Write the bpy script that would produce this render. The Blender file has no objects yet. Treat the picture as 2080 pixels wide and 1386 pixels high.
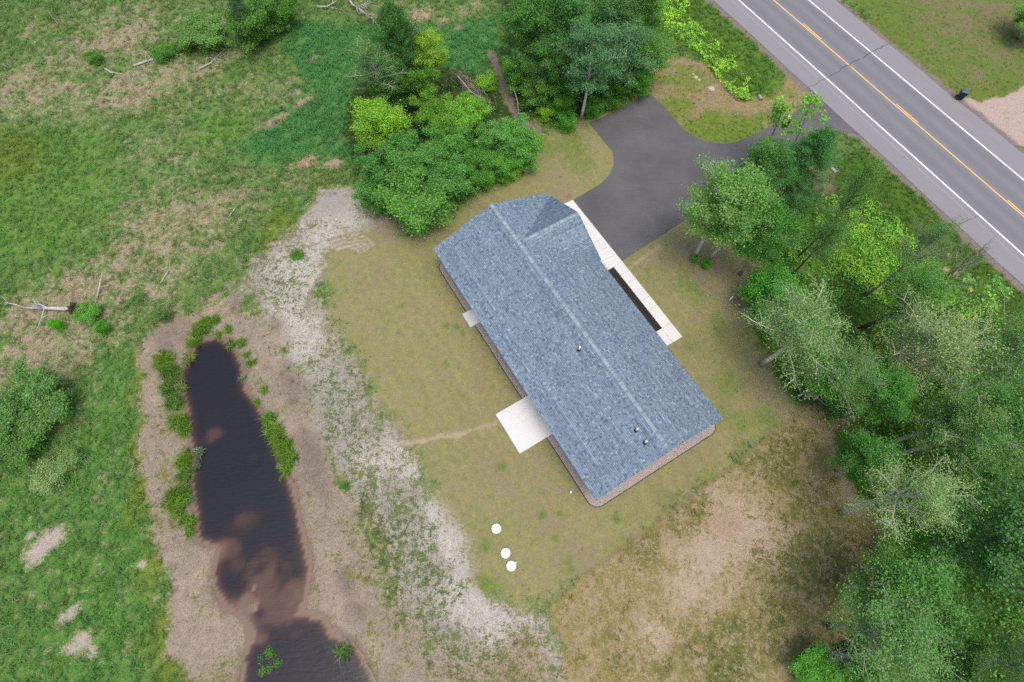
import bpy, math, random
import numpy as np
from mathutils import Matrix, Vector

R = math.radians
rng = np.random.default_rng(7)
random.seed(7)
SC = bpy.context.scene
COL = SC.collection

# ------------------------------------------------------------------ camera
CAM_H, TILT, ROLL, FPX, PW, PH = 42.74, R(24.3), R(1.3), 1120.0, 2080.0, 1386.0
cam_data = bpy.data.cameras.new('camera')
cam_data.sensor_width = 36.0
cam_data.lens = 36.0 * FPX / PW
cam_data.clip_start = 0.5
cam_data.clip_end = 3000.0
cam = bpy.data.objects.new('camera', cam_data)
COL.objects.link(cam)
cam.matrix_world = Matrix.Translation((0, 0, CAM_H)) @ Matrix.Rotation(TILT, 4, 'X') @ Matrix.Rotation(ROLL, 4, 'Z')
SC.camera = cam

# ------------------------------------------------------------------ sky and sun (bright overcast)
SUN_EL, SUN_AZ = R(74), R(147)          # azimuth measured from +Y towards +X
world = bpy.data.worlds.new('World')
SC.world = world
world.use_nodes = True
wn = world.node_tree
wn.nodes.clear()
sky = wn.nodes.new('ShaderNodeTexSky')
sky.sky_type = 'NISHITA'
sky.sun_disc = False
sky.sun_elevation = SUN_EL
sky.sun_rotation = SUN_AZ
sky.air_density = 1.0
sky.dust_density = 5.0
sky.ozone_density = 1.0
bgn = wn.nodes.new('ShaderNodeBackground')
bgn.inputs['Strength'].default_value = 0.15
wout = wn.nodes.new('ShaderNodeOutputWorld')
wn.links.new(sky.outputs[0], bgn.inputs['Color'])
wn.links.new(bgn.outputs[0], wout.inputs['Surface'])

sun_data = bpy.data.lights.new('sun', 'SUN')
sun_data.energy = 0.7
sun_data.angle = R(36)
sun_data.color = (1.0, 0.99, 0.90)
sun = bpy.data.objects.new('sun', sun_data)
COL.objects.link(sun)
sdir = Vector((math.sin(SUN_AZ) * math.cos(SUN_EL), math.cos(SUN_AZ) * math.cos(SUN_EL), math.sin(SUN_EL)))
sun.rotation_euler = (-sdir).to_track_quat('-Z', 'Y').to_euler()
sun.location = sdir * 80

SC.view_settings.view_transform = 'Standard'
SC.view_settings.look = 'None'
SC.view_settings.gamma = 1.0
SC.view_settings.use_curve_mapping = False
SC.view_settings.exposure = 0.66
SC.render.engine = 'CYCLES'
SC.cycles.use_denoising = False
SC.cycles.max_bounces = 6
SC.cycles.transparent_max_bounces = 8
GAIN = 1.72                              # picture value of a white card lying in this light

# ------------------------------------------------------------------ survey: photo pixel -> place on the ground (or at height z)
_c, _s = math.cos(TILT), math.sin(TILT)
_M = np.array([[1, 0, 0], [0, _c, -_s], [0, _s, _c]]) @ np.array(
    [[math.cos(ROLL), -math.sin(ROLL), 0], [math.sin(ROLL), math.cos(ROLL), 0], [0, 0, 1]])


def at(px, py, z=0.0):
    d = _M @ np.array([px - PW / 2, PH / 2 - py, -FPX])
    k = (z - CAM_H) / d[2]
    return np.array([d[0] * k, d[1] * k])


def px_per_m(px, py, z=0.0):
    d = _M @ np.array([px - PW / 2, PH / 2 - py, -FPX])
    return d[2] / (z - CAM_H)


def outline(pts, z=0.0):
    return np.array([at(x, y, z) for x, y in pts])


def lin(r, g, b):
    f = lambda v: (v / 255 / 12.92) if v <= 10.3 else ((v / 255 + 0.055) / 1.055) ** 2.4
    return np.array([f(r), f(g), f(b)])


def alb(r, g, b, k=1.0):
    """surface colour that shows as this sRGB value when lying open under the sky"""
    return np.clip(lin(r, g, b) / GAIN * k, 0.004, 0.85)


# ------------------------------------------------------------------ numeric noise and outlines
def vnoise(x, y, seed=0):
    xi, yi = np.floor(x).astype(np.int64), np.floor(y).astype(np.int64)
    fx, fy = x - xi, y - yi
    fx = fx * fx * (3 - 2 * fx); fy = fy * fy * (3 - 2 * fy)

    def h(a, b):
        n = (a * 374761393 + b * 668265263 + seed * 974711) & 0x7fffffff
        n = ((n ^ (n >> 13)) * 1274126177) & 0x7fffffff
        return ((n ^ (n >> 16)) & 0xffff) / 65535.0
    return (h(xi, yi) * (1 - fx) * (1 - fy) + h(xi + 1, yi) * fx * (1 - fy)
            + h(xi, yi + 1) * (1 - fx) * fy + h(xi + 1, yi + 1) * fx * fy)


def fbm(x, y, size, octs=4, seed=0, rough=0.55):
    a, t, s, n = 1.0, 0.0, 0.0, 1.0 / size
    for o in range(octs):
        t = t + a * vnoise(x * n + 17.3 * o, y * n - 9.1 * o, seed + o)
        s += a; a *= rough; n *= 2.03
    return t / s


def sdf(X, Y, poly):
    d = np.full(X.shape, 1e9); ins = np.zeros(X.shape, bool)
    n = len(poly)
    for i in range(n):
        ax, ay = poly[i]; bx, by = poly[(i + 1) % n]
        ex, ey = bx - ax, by - ay
        t = np.clip(((X - ax) * ex + (Y - ay) * ey) / (ex * ex + ey * ey + 1e-9), 0, 1)
        d = np.minimum(d, np.hypot(X - ax - t * ex, Y - ay - t * ey))
        c = ((ay > Y) != (by > Y))
        with np.errstate(divide='ignore', invalid='ignore'):
            xx = (bx - ax) * (Y - ay) / (by - ay + 1e-12) + ax
        ins ^= (c & (X < xx))
    return np.where(ins, -d, d)


def sstep(a, b, x):
    t = np.clip((x - a) / (b - a), 0, 1)
    return t * t * (3 - 2 * t)


# ------------------------------------------------------------------ mesh helpers
def mesh_np(name, V, F, mats=(), cols=None, smooth=False, midx=None):
    """V (n,3); F (m,k) one face size; cols: dict name -> (n,3) or (n,) point attributes"""
    me = bpy.data.meshes.new(name)
    V = np.ascontiguousarray(V, np.float32); F = np.ascontiguousarray(F, np.int32)
    m, k = F.shape
    me.vertices.add(len(V)); me.vertices.foreach_set('co', V.ravel())
    me.loops.add(m * k); me.loops.foreach_set('vertex_index', F.ravel())
    me.polygons.add(m)
    me.polygons.foreach_set('loop_start', np.arange(0, m * k, k, dtype=np.int32))
    me.polygons.foreach_set('loop_total', np.full(m, k, np.int32))
    if smooth:
        me.polygons.foreach_set('use_smooth', np.ones(m, bool))
    if midx is not None:
        me.polygons.foreach_set('material_index', np.ascontiguousarray(midx, np.int32))
    for mt in mats:
        me.materials.append(mt)
    for nm, c in (cols or {}).items():
        c = np.asarray(c, np.float32)
        if c.ndim == 2:
            at_ = me.attributes.new(nm, 'FLOAT_COLOR', 'POINT')
            at_.data.foreach_set('color', np.concatenate([c, np.ones((len(c), 1), np.float32)], 1).ravel())
        else:
            at_ = me.attributes.new(nm, 'FLOAT', 'POINT')
            at_.data.foreach_set('value', c)
    me.update(calc_edges=True)
    me.validate()
    return me


class MB:
    """collects faces of one mesh"""
    def __init__(s): s.v, s.f, s.m = [], [], []
    def quad(s, pts, m=0):
        i = len(s.v); s.v += [tuple(p) for p in pts]; s.f.append(tuple(range(i, i + len(pts)))); s.m.append(m)
    def box(s, x0, x1, y0, y1, z0, z1, m=0, top=1.0):
        cx, cy = (x0 + x1) / 2, (y0 + y1) / 2
        q = lambda x, y: (cx + (x - cx) * top, cy + (y - cy) * top)
        b = [(x0, y0, z0), (x1, y0, z0), (x1, y1, z0), (x0, y1, z0)]
        t = [(*q(x, y), z1) for x, y, _ in b]
        i = len(s.v); s.v += b + t
        for f in ((3, 2, 1, 0), (4, 5, 6, 7), (0, 1, 5, 4), (1, 2, 6, 5), (2, 3, 7, 6), (3, 0, 4, 7)):
            s.f.append(tuple(i + k for k in f)); s.m.append(m)
    def tube(s, P, rad, n=6, m=0, cap=True):
        P = [Vector(p) for p in P]
        rings = []
        for i, p in enumerate(P):
            d = (P[min(i + 1, len(P) - 1)] - P[max(i - 1, 0)]).normalized()
            a = d.cross(Vector((0.13, 0.37, 0.92)))
            if a.length < 1e-3: a = d.cross(Vector((1, 0, 0)))
            a.normalize(); b = d.cross(a)
            r = rad[i] if hasattr(rad, '__len__') else rad
            k = len(s.v)
            for j in range(n):
                t = 2 * math.pi * j / n
                s.v.append(tuple(p + a * (r * math.cos(t)) + b * (r * math.sin(t))))
            rings.append(k)
        for a, b in zip(rings[:-1], rings[1:]):
            for j in range(n):
                s.f.append((a + j, a + (j + 1) % n, b + (j + 1) % n, b + j)); s.m.append(m)
        if cap:
            s.f.append(tuple(rings[0] + j for j in range(n))[::-1]); s.m.append(m)
            s.f.append(tuple(rings[-1] + j for j in range(n))); s.m.append(m)
    def disc(s, c, r, z0, z1, n=24, m=0, top=1.0):
        s.tubez(c, [(r, z0), (r * top, z1)], n, m)
    def tubez(s, c, prof, n=24, m=0):
        rings = []
        for r, z in prof:
            k = len(s.v); rings.append(k)
            for j in range(n):
                t = 2 * math.pi * j / n
                s.v.append((c[0] + r * math.cos(t), c[1] + r * math.sin(t), z))
        for a, b in zip(rings[:-1], rings[1:]):
            for j in range(n):
                s.f.append((a + j, a + (j + 1) % n, b + (j + 1) % n, b + j)); s.m.append(m)
        s.f.append(tuple(rings[0] + j for j in range(n))[::-1]); s.m.append(m)
        s.f.append(tuple(rings[-1] + j for j in range(n))); s.m.append(m)
    def mesh(s, name, mats, smooth=False):
        me = bpy.data.meshes.new(name)
        me.from_pydata(s.v, [], s.f)
        for mt in (mats if isinstance(mats, (list, tuple)) else [mats]): me.materials.append(mt)
        me.polygons.foreach_set('material_index', s.m)
        if smooth: me.polygons.foreach_set('use_smooth', [True] * len(s.f))
        me.update()
        return me


def link(name, data, parent=None, loc=(0, 0, 0), rz=0.0, scale=None, color=None):
    o = bpy.data.objects.new(name, data)
    COL.objects.link(o)
    o.location = loc; o.rotation_euler = (0, 0, rz)
    if scale is not None: o.scale = scale
    if color is not None: o.color = (*color, 1.0)
    if parent is not None: o.parent = parent
    return o


def thing(o, label, cat, group=None):
    o['label'] = label; o['category'] = cat
    if group: o['group'] = group
    return o


def structure(o, label=None):
    o['kind'] = 'structure'
    if label: o['label'] = label
    return o


def stuff(o, label=None, cat=None):
    o['kind'] = 'stuff'
    if label: o['label'] = label
    if cat: o['category'] = cat
    return o


# ------------------------------------------------------------------ materials
def new_mat(name):
    m = bpy.data.materials.new(name); m.use_nodes = True
    nt = m.node_tree; nt.nodes.clear()
    out = nt.nodes.new('ShaderNodeOutputMaterial')
    b = nt.nodes.new('ShaderNodeBsdfPrincipled')
    nt.links.new(b.outputs[0], out.inputs['Surface'])
    b.inputs['Roughness'].default_value = 0.85
    b.inputs['Specular IOR Level'].default_value = 0.25
    return m, nt, b, out


def nd(nt, kind, **kw):
    n = nt.nodes.new(kind)
    for k, v in kw.items(): setattr(n, k, v)
    return n


def val(nt, op, a, b=None, c=None, clamp=False):
    n = nd(nt, 'ShaderNodeMath', operation=op, use_clamp=clamp)
    for i, v in enumerate((a, b, c)):
        if v is None: continue
        if isinstance(v, (int, float)): n.inputs[i].default_value = v
        else: nt.links.new(v, n.inputs[i])
    return n.outputs[0]


def noise(nt, vec, scale, detail=3, rough=0.6):
    n = nd(nt, 'ShaderNodeTexNoise')
    n.inputs['Scale'].default_value = scale; n.inputs['Detail'].default_value = detail
    n.inputs['Roughness'].default_value = rough
    if vec is not None: nt.links.new(vec, n.inputs['Vector'])
    return n.outputs[0]


def mixc(nt, fac, a, b, blend='MIX'):
    n = nd(nt, 'ShaderNodeMix', data_type='RGBA', blend_type=blend)
    for i, v in ((0, fac), (6, a), (7, b)):
        if isinstance(v, (int, float)): n.inputs[i].default_value = v
        elif isinstance(v, (tuple, list, np.ndarray)): n.inputs[i].default_value = (*v[:3], 1.0)
        else: nt.links.new(v, n.inputs[i])
    return n.outputs[2]


def bump(nt, b, h, strength=0.3, dist=0.05):
    n = nd(nt, 'ShaderNodeBump')
    n.inputs['Distance'].default_value = dist
    if isinstance(strength, (int, float)): n.inputs['Strength'].default_value = strength
    else: nt.links.new(strength, n.inputs['Strength'])
    nt.links.new(h, n.inputs['Height'])
    nt.links.new(n.outputs[0], b.inputs['Normal'])


def objco(nt, scale=None):
    t = nd(nt, 'ShaderNodeTexCoord')
    if scale is None: return t.outputs['Object']
    mp = nd(nt, 'ShaderNodeMapping'); mp.inputs['Scale'].default_value = scale
    nt.links.new(t.outputs['Object'], mp.inputs['Vector'])
    return mp.outputs[0]


def simple(name, c, rough=0.8, var=0.12, scale=6.0, spec=0.25, metal=0.0, bmp=0.0):
    m, nt, b, _ = new_mat(name)
    co = objco(nt)
    f = noise(nt, co, scale, 4)
    g = val(nt, 'MULTIPLY_ADD', f, 2 * var * 2, 1 - 2 * var)
    cm = nd(nt, 'ShaderNodeCombineColor')
    for i in range(3): nt.links.new(g, cm.inputs[i])
    nt.links.new(mixc(nt, 1.0, tuple(c), cm.outputs[0], 'MULTIPLY'), b.inputs['Base Color'])
    b.inputs['Roughness'].default_value = rough
    b.inputs['Specular IOR Level'].default_value = spec
    b.inputs['Metallic'].default_value = metal
    if bmp: bump(nt, b, noise(nt, co, scale * 6, 3), bmp, 0.02)
    return m


def ground_material():
    m, nt, b, _ = new_mat('ground_cover')
    co = objco(nt)
    A = lambda n: nd(nt, 'ShaderNodeAttribute', attribute_name=n)
    soil, plant, cov, grain = A('soil'), A('plant'), A('cov'), A('grain')
    def dev(n, k): return val(nt, 'MULTIPLY', val(nt, 'SUBTRACT', n, 0.5), k)
    def add(*v):
        r = v[0]
        for q in v[1:]: r = val(nt, 'ADD', r, q)
        return r
    s = add(dev(noise(nt, co, 0.8, 4, 0.6), 0.9), dev(noise(nt, co, 2.6, 4, 0.7), 1.2), dev(noise(nt, co, 8.0, 3, 0.7), 1.2))
    thr = val(nt, 'MULTIPLY_ADD', cov.outputs['Fac'], -0.62, 0.31)
    k = val(nt, 'MULTIPLY_ADD', grain.outputs['Fac'], 6.5, 2.0)
    mask = val(nt, 'ADD', val(nt, 'MULTIPLY', val(nt, 'SUBTRACT', s, thr), k), 0.5, clamp=True)
    pl = mixc(nt, val(nt, 'MULTIPLY_ADD', noise(nt, co, 1.7, 4, 0.65), 3.2, -1.1, clamp=True), plant.outputs['Color'], mixc(nt, 1.0, plant.outputs['Color'], (1.38, 1.2, 0.95), 'MULTIPLY'))
    c = mixc(nt, mask, soil.outputs['Color'], pl)
    # fine light and dark grain of stems, crumbs and thatch
    g1 = noise(nt, co, 7.0, 4, 0.75)
    g2 = noise(nt, co, 24.0, 3, 0.7)
    gg = add(dev(noise(nt, co, 2.0, 4, 0.7), 1.5), dev(g1, 2.4), dev(g2, 2.0))
    amp = val(nt, 'MULTIPLY_ADD', grain.outputs['Fac'], 0.62, 0.16)
    br = val(nt, 'MAXIMUM', val(nt, 'MULTIPLY_ADD', gg, amp, 1.0), 0.3)
    cm = nd(nt, 'ShaderNodeCombineColor')
    for i in range(3): nt.links.new(br, cm.inputs[i])
    nt.links.new(mixc(nt, 1.0, c, cm.outputs[0], 'MULTIPLY'), b.inputs['Base Color'])
    b.inputs['Roughness'].default_value = 0.95
    b.inputs['Specular IOR Level'].default_value = 0.1
    bump(nt, b, val(nt, 'ADD', g1, val(nt, 'MULTIPLY', g2, 0.5)), val(nt, 'MULTIPLY_ADD', grain.outputs['Fac'], 0.55, 0.1), 0.08)
    return m


def leaf_material(name, attr=None, trans=0.3, spec=0.3, rough=0.5):
    """leaf colour = colour of the plant (object colour or point colour) times a leaf-to-leaf tint"""
    m, nt, b, out = new_mat(name)
    if attr:
        base = nd(nt, 'ShaderNodeAttribute', attribute_name=attr).outputs['Color']
    else:
        oi = nd(nt, 'ShaderNodeObjectInfo')
        t = nd(nt, 'ShaderNodeAttribute', attribute_name='tint')
        base = mixc(nt, 1.0, oi.outputs['Color'], t.outputs['Color'], 'MULTIPLY')
    nt.links.new(base, b.inputs['Base Color'])
    b.inputs['Roughness'].default_value = rough
    b.inputs['Specular IOR Level'].default_value = spec
    tr = nd(nt, 'ShaderNodeBsdfTranslucent')
    nt.links.new(mixc(nt, 1.0, base, (1.0, 1.15, 0.55), 'MULTIPLY'), tr.inputs['Color'])
    mx = nd(nt, 'ShaderNodeMixShader'); mx.inputs[0].default_value = trans
    nt.links.new(b.outputs[0], mx.inputs[1]); nt.links.new(tr.outputs[0], mx.inputs[2])
    nt.links.new(mx.outputs[0], out.inputs['Surface'])
    return m


def bark_material():
    m, nt, b, _ = new_mat('bark')
    co = objco(nt, (3, 3, 9))
    oi = nd(nt, 'ShaderNodeObjectInfo')
    f = noise(nt, co, 2.0, 5, 0.7)
    r = nd(nt, 'ShaderNodeMapRange'); r.inputs[1].default_value = 0.3; r.inputs[2].default_value = 0.7
    r.inputs[3].default_value = 0.6; r.inputs[4].default_value = 1.15
    nt.links.new(f, r.inputs[0])
    cm = nd(nt, 'ShaderNodeCombineColor')
    for i in range(3): nt.links.new(r.outputs[0], cm.inputs[i])
    nt.links.new(mixc(nt, 1.0, oi.outputs['Color'], cm.outputs[0], 'MULTIPLY'), b.inputs['Base Color'])
    bump(nt, b, f, 0.5, 0.03)
    return m


M_GROUND = ground_material()
M_LEAF = leaf_material('leaf', trans=0.48)
M_GRASS = leaf_material('grass_blade', attr='tint', trans=0.45, spec=0.15, rough=0.6)
M_COVER = leaf_material('cover_leaf', attr='tint', trans=0.3, spec=0.3)
M_BARK = bark_material()
M_DEAD = simple('weathered_wood', alb(222, 216, 210), 0.9, 0.2, 4.0, bmp=0.4)
M_TWIG = simple('dead_twigs', alb(168, 156, 146), 0.9, 0.2, 4.0)
M_SOILWOOD = simple('root_soil', alb(92, 82, 72), 0.95, 0.3, 7.0, bmp=0.6)
M_WHITE = simple('white_plastic', (0.78, 0.79, 0.80), 0.45, 0.03, 5.0, spec=0.4)
M_GREYP = simple('grey_plastic', alb(120, 138, 142), 0.5, 0.1, 8.0)
M_DARKP = simple('dark_fitting', (0.03, 0.032, 0.035), 0.5, 0.1)
M_STEEL = simple('galvanised', (0.30, 0.31, 0.33), 0.5, 0.2, metal=0.3)

# ------------------------------------------------------------------ land plan: outlines surveyed from the photograph
LAWN = [(690, 480), (655, 560), (672, 630), (735, 730), (775, 820), (835, 885), (862, 960), (905, 1030), (958, 1110), (980, 1190),
        (1050, 1235), (1110, 1222), (1200, 1155), (1300, 1085), (1400, 1008), (1480, 950), (1560, 882), (1625, 842), (1575, 770),
        (1535, 690), (1520, 600), (1525, 520), (1470, 450), (1400, 442), (1390, 300), (1310, 190), (1180, 250), (1090, 285), (1080, 345),
        (960, 395), (900, 445), (800, 482), (760, 470)]
SAND = [(738, 376), (640, 430), (560, 480), (500, 545), (470, 590), (540, 640), (590, 740), (635, 880), (690, 960), (750, 1050),
        (770, 1140), (830, 1250), (880, 1386), (900, 1640), (1180, 1640), (1160, 1386), (1150, 1290), (1100, 1235), (1050, 1235), (980, 1190), (958, 1110), (905, 1030), (862, 960),
        (835, 885), (775, 820), (735, 730), (672, 630), (655, 560), (690, 480), (800, 482), (780, 430)]
BANK = [(298, 700), (340, 648), (450, 608), (525, 640), (580, 740), (620, 860), (668, 960), (740, 1080), (775, 1200), (850, 1310), (880, 1386),
        (900, 1640), (345, 1640), (362, 1386), (345, 1250), (330, 1130), (300, 1000), (285, 880), (280, 780)]
WATER = [(402, 698), (438, 688), (468, 703), (488, 742), (494, 790), (518, 822), (540, 862), (556, 905), (576, 960), (598, 1025), (612, 1100),
         (624, 1152), (618, 1205), (600, 1250), (652, 1262), (668, 1292), (722, 1322), (755, 1386), (790, 1640), (490, 1640), (496, 1386), (500, 1335), (522, 1288), (500, 1255),
         (462, 1225), (440, 1190), (437, 1150), (448, 1110), (405, 1092), (402, 1045), (392, 990), (396, 930), (388, 880), (384, 830), (366, 770), (384, 730)]
DRY = [(1110, 1235), (1200, 1160), (1300, 1090), (1400, 1012), (1480, 955), (1560, 888), (1620, 846), (1690, 900), (1740, 1000), (1810, 1080),
       (1830, 1180), (1740, 1270), (1660, 1340), (1620, 1386), (1600, 1640), (1150, 1640), (1150, 1386), (1140, 1300)]
WOODS = [(1500, 545), (1535, 690), (1575, 770), (1625, 842), (1690, 900), (1740, 1000), (1810, 1080), (1830, 1180), (1740, 1270), (1640, 1350), (1560, 1450), (1560, 1640),
         (2400, 1640), (2400, 760), (2080, 640), (1900, 540), (1760, 400), (1690, 330), (1560, 420), (1480, 450)]
VERGE = [(1690, 330), (1760, 300), (1990, 500), (2140, 640), (2400, 860), (2400, 980), (2080, 680), (1900, 560), (1770, 420), (1700, 370)]
LUSH = [(600, 50), (1020, 40), (1020, 180), (950, 260), (720, 345), (640, 300), (560, 332), (470, 325), (500, 268), (590, 212), (625, 160), (585, 100)]
GROVE = [(1010, -100), (1360, -100), (1340, 110), (1300, 190), (1190, 240), (1110, 245), (1040, 200), (1020, 100)]
THICKET = [(715, 170), (830, 120), (960, 150), (1060, 210), (1100, 290), (1075, 345), (960, 390), (890, 445), (820, 470), (770, 400), (720, 350), (700, 260)]
ROADSIDE = [(1330, -60), (1400, -60), (1590, 150), (1570, 200), (1500, 195), (1440, 130), (1330, 60)]
HUMP = [(1340, 115), (1440, 130), (1500, 195), (1590, 150), (1665, 190), (1560, 262), (1490, 288), (1430, 285), (1388, 262), (1318, 192)]
FARLAWN = [(1690, -60), (1800, 92), (2080, 318), (2500, 660), (2600, -60)]
FARDRIVE = [(1935, 215), (1958, 200), (2000, 203), (2050, 190), (2110, 160), (2300, 160), (2300, 330), (2090, 305), (2040, 285)]
DRIVE = [(1168, 405), (1218, 375), (1238, 356), (1247, 335), (1246, 310), (1226, 286), (1197, 250), (1260, 222), (1314, 192), (1322, 192), (1346, 213), (1368, 240), (1390, 265), (1412, 278), (1432, 287),
         (1460, 292), (1490, 291), (1530, 275), (1575, 252), (1612, 231), (1636, 214), (1648, 190), (1690, 150), (1800, 240), (1760, 274), (1735, 270), (1690, 266), (1640, 282), (1560, 335), (1480, 392), (1400, 441), (1330, 487), (1268, 528)]
PATH = [(990, 102), (1005, 105), (1020, 150), (1040, 190), (1060, 240), (1105, 262), (1095, 275), (1045, 245), (1020, 195), (1005, 150)]

xs_d = np.arange(-64, 64.01, 0.22); ys_d = np.arange(-12, 68.01, 0.22)
outw = np.cumsum(0.22 * 1.42 ** np.arange(1, 22))
xs = np.concatenate([xs_d[0] - outw[::-1], xs_d, xs_d[-1] + outw])
ys = np.concatenate([ys_d[0] - outw[::-1], ys_d, ys_d[-1] + outw])
GX, GY = np.meshgrid(xs, ys)
X, Y = GX.ravel(), GY.ravel()
NV = len(X)

W1 = fbm(X, Y, 3.0, 4, 11) - 0.5
W2 = fbm(X, Y, 0.9, 3, 23) - 0.5
BIG = fbm(X, Y, 9.0, 4, 31) - 0.5

soil = np.tile(alb(182, 164, 138), (NV, 1))
plant = np.tile(alb(94, 136, 74), (NV, 1))
cov = np.full(NV, 0.82) + BIG * 0.5 + W1 * 0.5
grain = np.full(NV, 0.8)
tuft = np.full(NV, 11.0)               # grass tufts per square metre
tlen = np.full(NV, 0.42)
hue = fbm(X, Y, 6.0, 3, 77)[:, None]
plant = plant * (1 - hue) * 2 * 0.55 + np.tile(alb(116, 142, 80), (NV, 1)) * hue * 0.95 + 0.0 * plant


def lay(poly, sc=None, pc=None, cv=None, gr=None, tf=None, tl=None, soft=0.5, wob=1.2, wob2=0.5, sd=None):
    global soil, plant, cov, grain, tuft, tlen
    if sd is None: sd = sdf(X, Y, outline(poly))
    w = sstep(soft, -soft, sd + wob * W1 * 2 + wob2 * W2 * 2)
    wc = w[:, None]
    if sc is not None: soil = soil * (1 - wc) + np.asarray(sc) * wc
    if pc is not None: plant = plant * (1 - wc) + np.asarray(pc) * wc
    if cv is not None: cov = cov * (1 - w) + cv * w
    if gr is not None: grain = grain * (1 - w) + gr * w
    if tf is not None: tuft = tuft * (1 - w) + tf * w
    if tl is not None: tlen = tlen * (1 - w) + tl * w
    return sd


def spot(px, py, r, sc=None, pc=None, cv=None, gr=None, tf=None, stretch=1.0, ang=0.0, soft=0.5, k=1.0):
    """a patch of r pixels round a photo point"""
    global soil, plant, cov, grain, tuft
    c = at(px, py); rm = r / px_per_m(px, py)
    dx, dy = X - c[0], Y - c[1]
    ca, sa = math.cos(R(ang)), math.sin(R(ang))
    u, v = (dx * ca + dy * sa) / stretch, -dx * sa + dy * ca
    d = np.hypot(u, v) / rm + W1 * 1.2 + W2 * 0.6
    w = sstep(1 + soft, 1 - soft, d) * k
    wc = w[:, None]
    if sc is not None: soil = soil * (1 - wc) + np.asarray(sc) * wc
    if pc is not None: plant = plant * (1 - wc) + np.asarray(pc) * wc
    if cv is not None: cov = cov * (1 - w) + cv * w
    if gr is not None: grain = grain * (1 - w) + gr * w
    if tf is not None: tuft = tuft * (1 - w) + tf * w


# --- marsh on the left: thatch showing through in places
for (px, py, r, cv) in [(240, 190, 60, .12), (60, 200, 45, .2), (330, 160, 40, .25), (170, 110, 60, .3), (430, 130, 35, .2), (250, 75, 35, .15),
                        (190, 560, 70, .22), (110, 620, 70, .2), (330, 500, 70, .22), (90, 720, 80, .2), (300, 560, 50, .3), (230, 470, 50, .3),
                        (400, 440, 60, .35), (330, 390, 50, .35), (560, 260, 40, .25), (600, 215, 25, .15), (525, 245, 30, .25), (470, 400, 30, .3),
                        (380, 300, 90, .5), (250, 320, 80, .5), (480, 220, 90, .45), (150, 230, 50, .35), (680, 330, 12, .1), (625, 330, 12, .1),
                        (640, 120, 14, .1), (845, 25, 30, .2), (800, 15, 30, .25), (930, 50, 22, .3), (960, 20, 20, .3),
                        (250, 30, 40, .3), (40, 170, 30, .15), (160, 860, 20, .2), (210, 800, 20, .2), (330, 470, 40, .2), (70, 1030, 25, .3)]:
    spot(px, py, r, cv=cv * .9 + .2, tf=7.0, stretch=1.5, ang=35, soft=.8)
for (px, py, r) in [(80, 400, 130), (60, 470, 90), (450, 260, 60), (120, 330, 90)]:
    spot(px, py, r, cv=.9, pc=alb(106, 148, 72), tf=10, soft=.8)
spot(30, 320, 60, pc=alb(110, 134, 58), cv=.95, soft=.7)
for (px, py, r) in [(320, 730, 60), (250, 780, 70), (230, 900, 90), (120, 1150, 160), (250, 1100, 120), (200, 1300, 160), (60, 1000, 80)]:
    spot(px, py, r, cv=.82, pc=alb(98, 144, 72), tf=12, soft=.7)
for (px, py, r) in [(300, 990, 30), (320, 1150, 30), (330, 1280, 28), (345, 1360, 28), (290, 880, 22), (420, 720, 20), (285, 780, 22), (560, 470, 30)]:
    spot(px, py, r, cv=.9, pc=alb(114, 140, 62), tf=10, stretch=2.0, ang=80, soft=.7)
for (px, py, r, st) in [(85, 1108, 26, 1.5), (165, 1305, 20, 1.7), (70, 1145, 12, 1.4), (140, 1250, 12, 2.), (185, 1325, 14, 1.), (290, 1145, 8, 1.), (210, 1345, 6, 1), (60, 1090, 8, 1)]:
    spot(px, py, r, sc=alb(196, 184, 168), cv=.18, gr=.6, tf=2, stretch=st, ang=40, soft=.6)
lay(LUSH, alb(110, 110, 70), alb(92, 146, 84), .95, .8, 15, .5, soft=.8, wob=1.8)
for (px, py, r) in [(620, 205, 12), (570, 240, 14), (545, 255, 12), (680, 332, 10), (625, 328, 9), (830, 60, 16), (855, 35, 14), (900, 45, 14), (640, 118, 9), (600, 190, 8), (930, 60, 10)]:
    spot(px, py, r, sc=alb(190, 168, 142), cv=.2, gr=.8, tf=6, stretch=1.8, ang=40, soft=.9)
lay(THICKET, alb(92, 84, 62), alb(58, 84, 40), .7, .8, 3, .4, soft=.6, wob=.8)
lay(GROVE, alb(84, 76, 58), alb(52, 78, 38), .75, .8, 3, .4, soft=.6, wob=.8)
lay(PATH, alb(150, 136, 122), alb(100, 110, 70), .05, .4, 1, soft=.25, wob=.3, wob2=.2)
# --- right: wood floor, dry meadow, verge
sd_woods = lay(WOODS, alb(96, 84, 62), alb(66, 104, 40), .85, .8, 6, .35, soft=.6, wob=1.0)
for (px, py, r) in [(1760, 500, 60), (1850, 560, 60), (1820, 480, 40), (1900, 610, 50), (1700, 480, 50), (1640, 540, 40)]:
    spot(px, py, r, pc=alb(100, 142, 54), cv=1.0, soft=.8)
for (px, py, r) in [(1690, 430, 25), (1660, 360, 35), (1690, 345, 25), (1560, 470, 30), (1540, 540, 25), (1500, 470, 30), (1860, 730, 30), (1700, 830, 40), (1660, 880, 25), (1690, 950, 16), (1650, 850, 30)]:
    spot(px, py, r, sc=alb(150, 128, 104), cv=.12, gr=.5, tf=1, soft=.7)
lay(VERGE, alb(140, 124, 84), alb(84, 120, 46), .95, .75, 14, .3, soft=.5, wob=.6)
for (px, py, r) in [(1920, 548, 8), (1942, 555, 7), (1928, 520, 5), (1972, 588, 5)]:
    spot(px, py, r, sc=alb(205, 165, 130), cv=0, gr=.4, tf=0, soft=.3)
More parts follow.
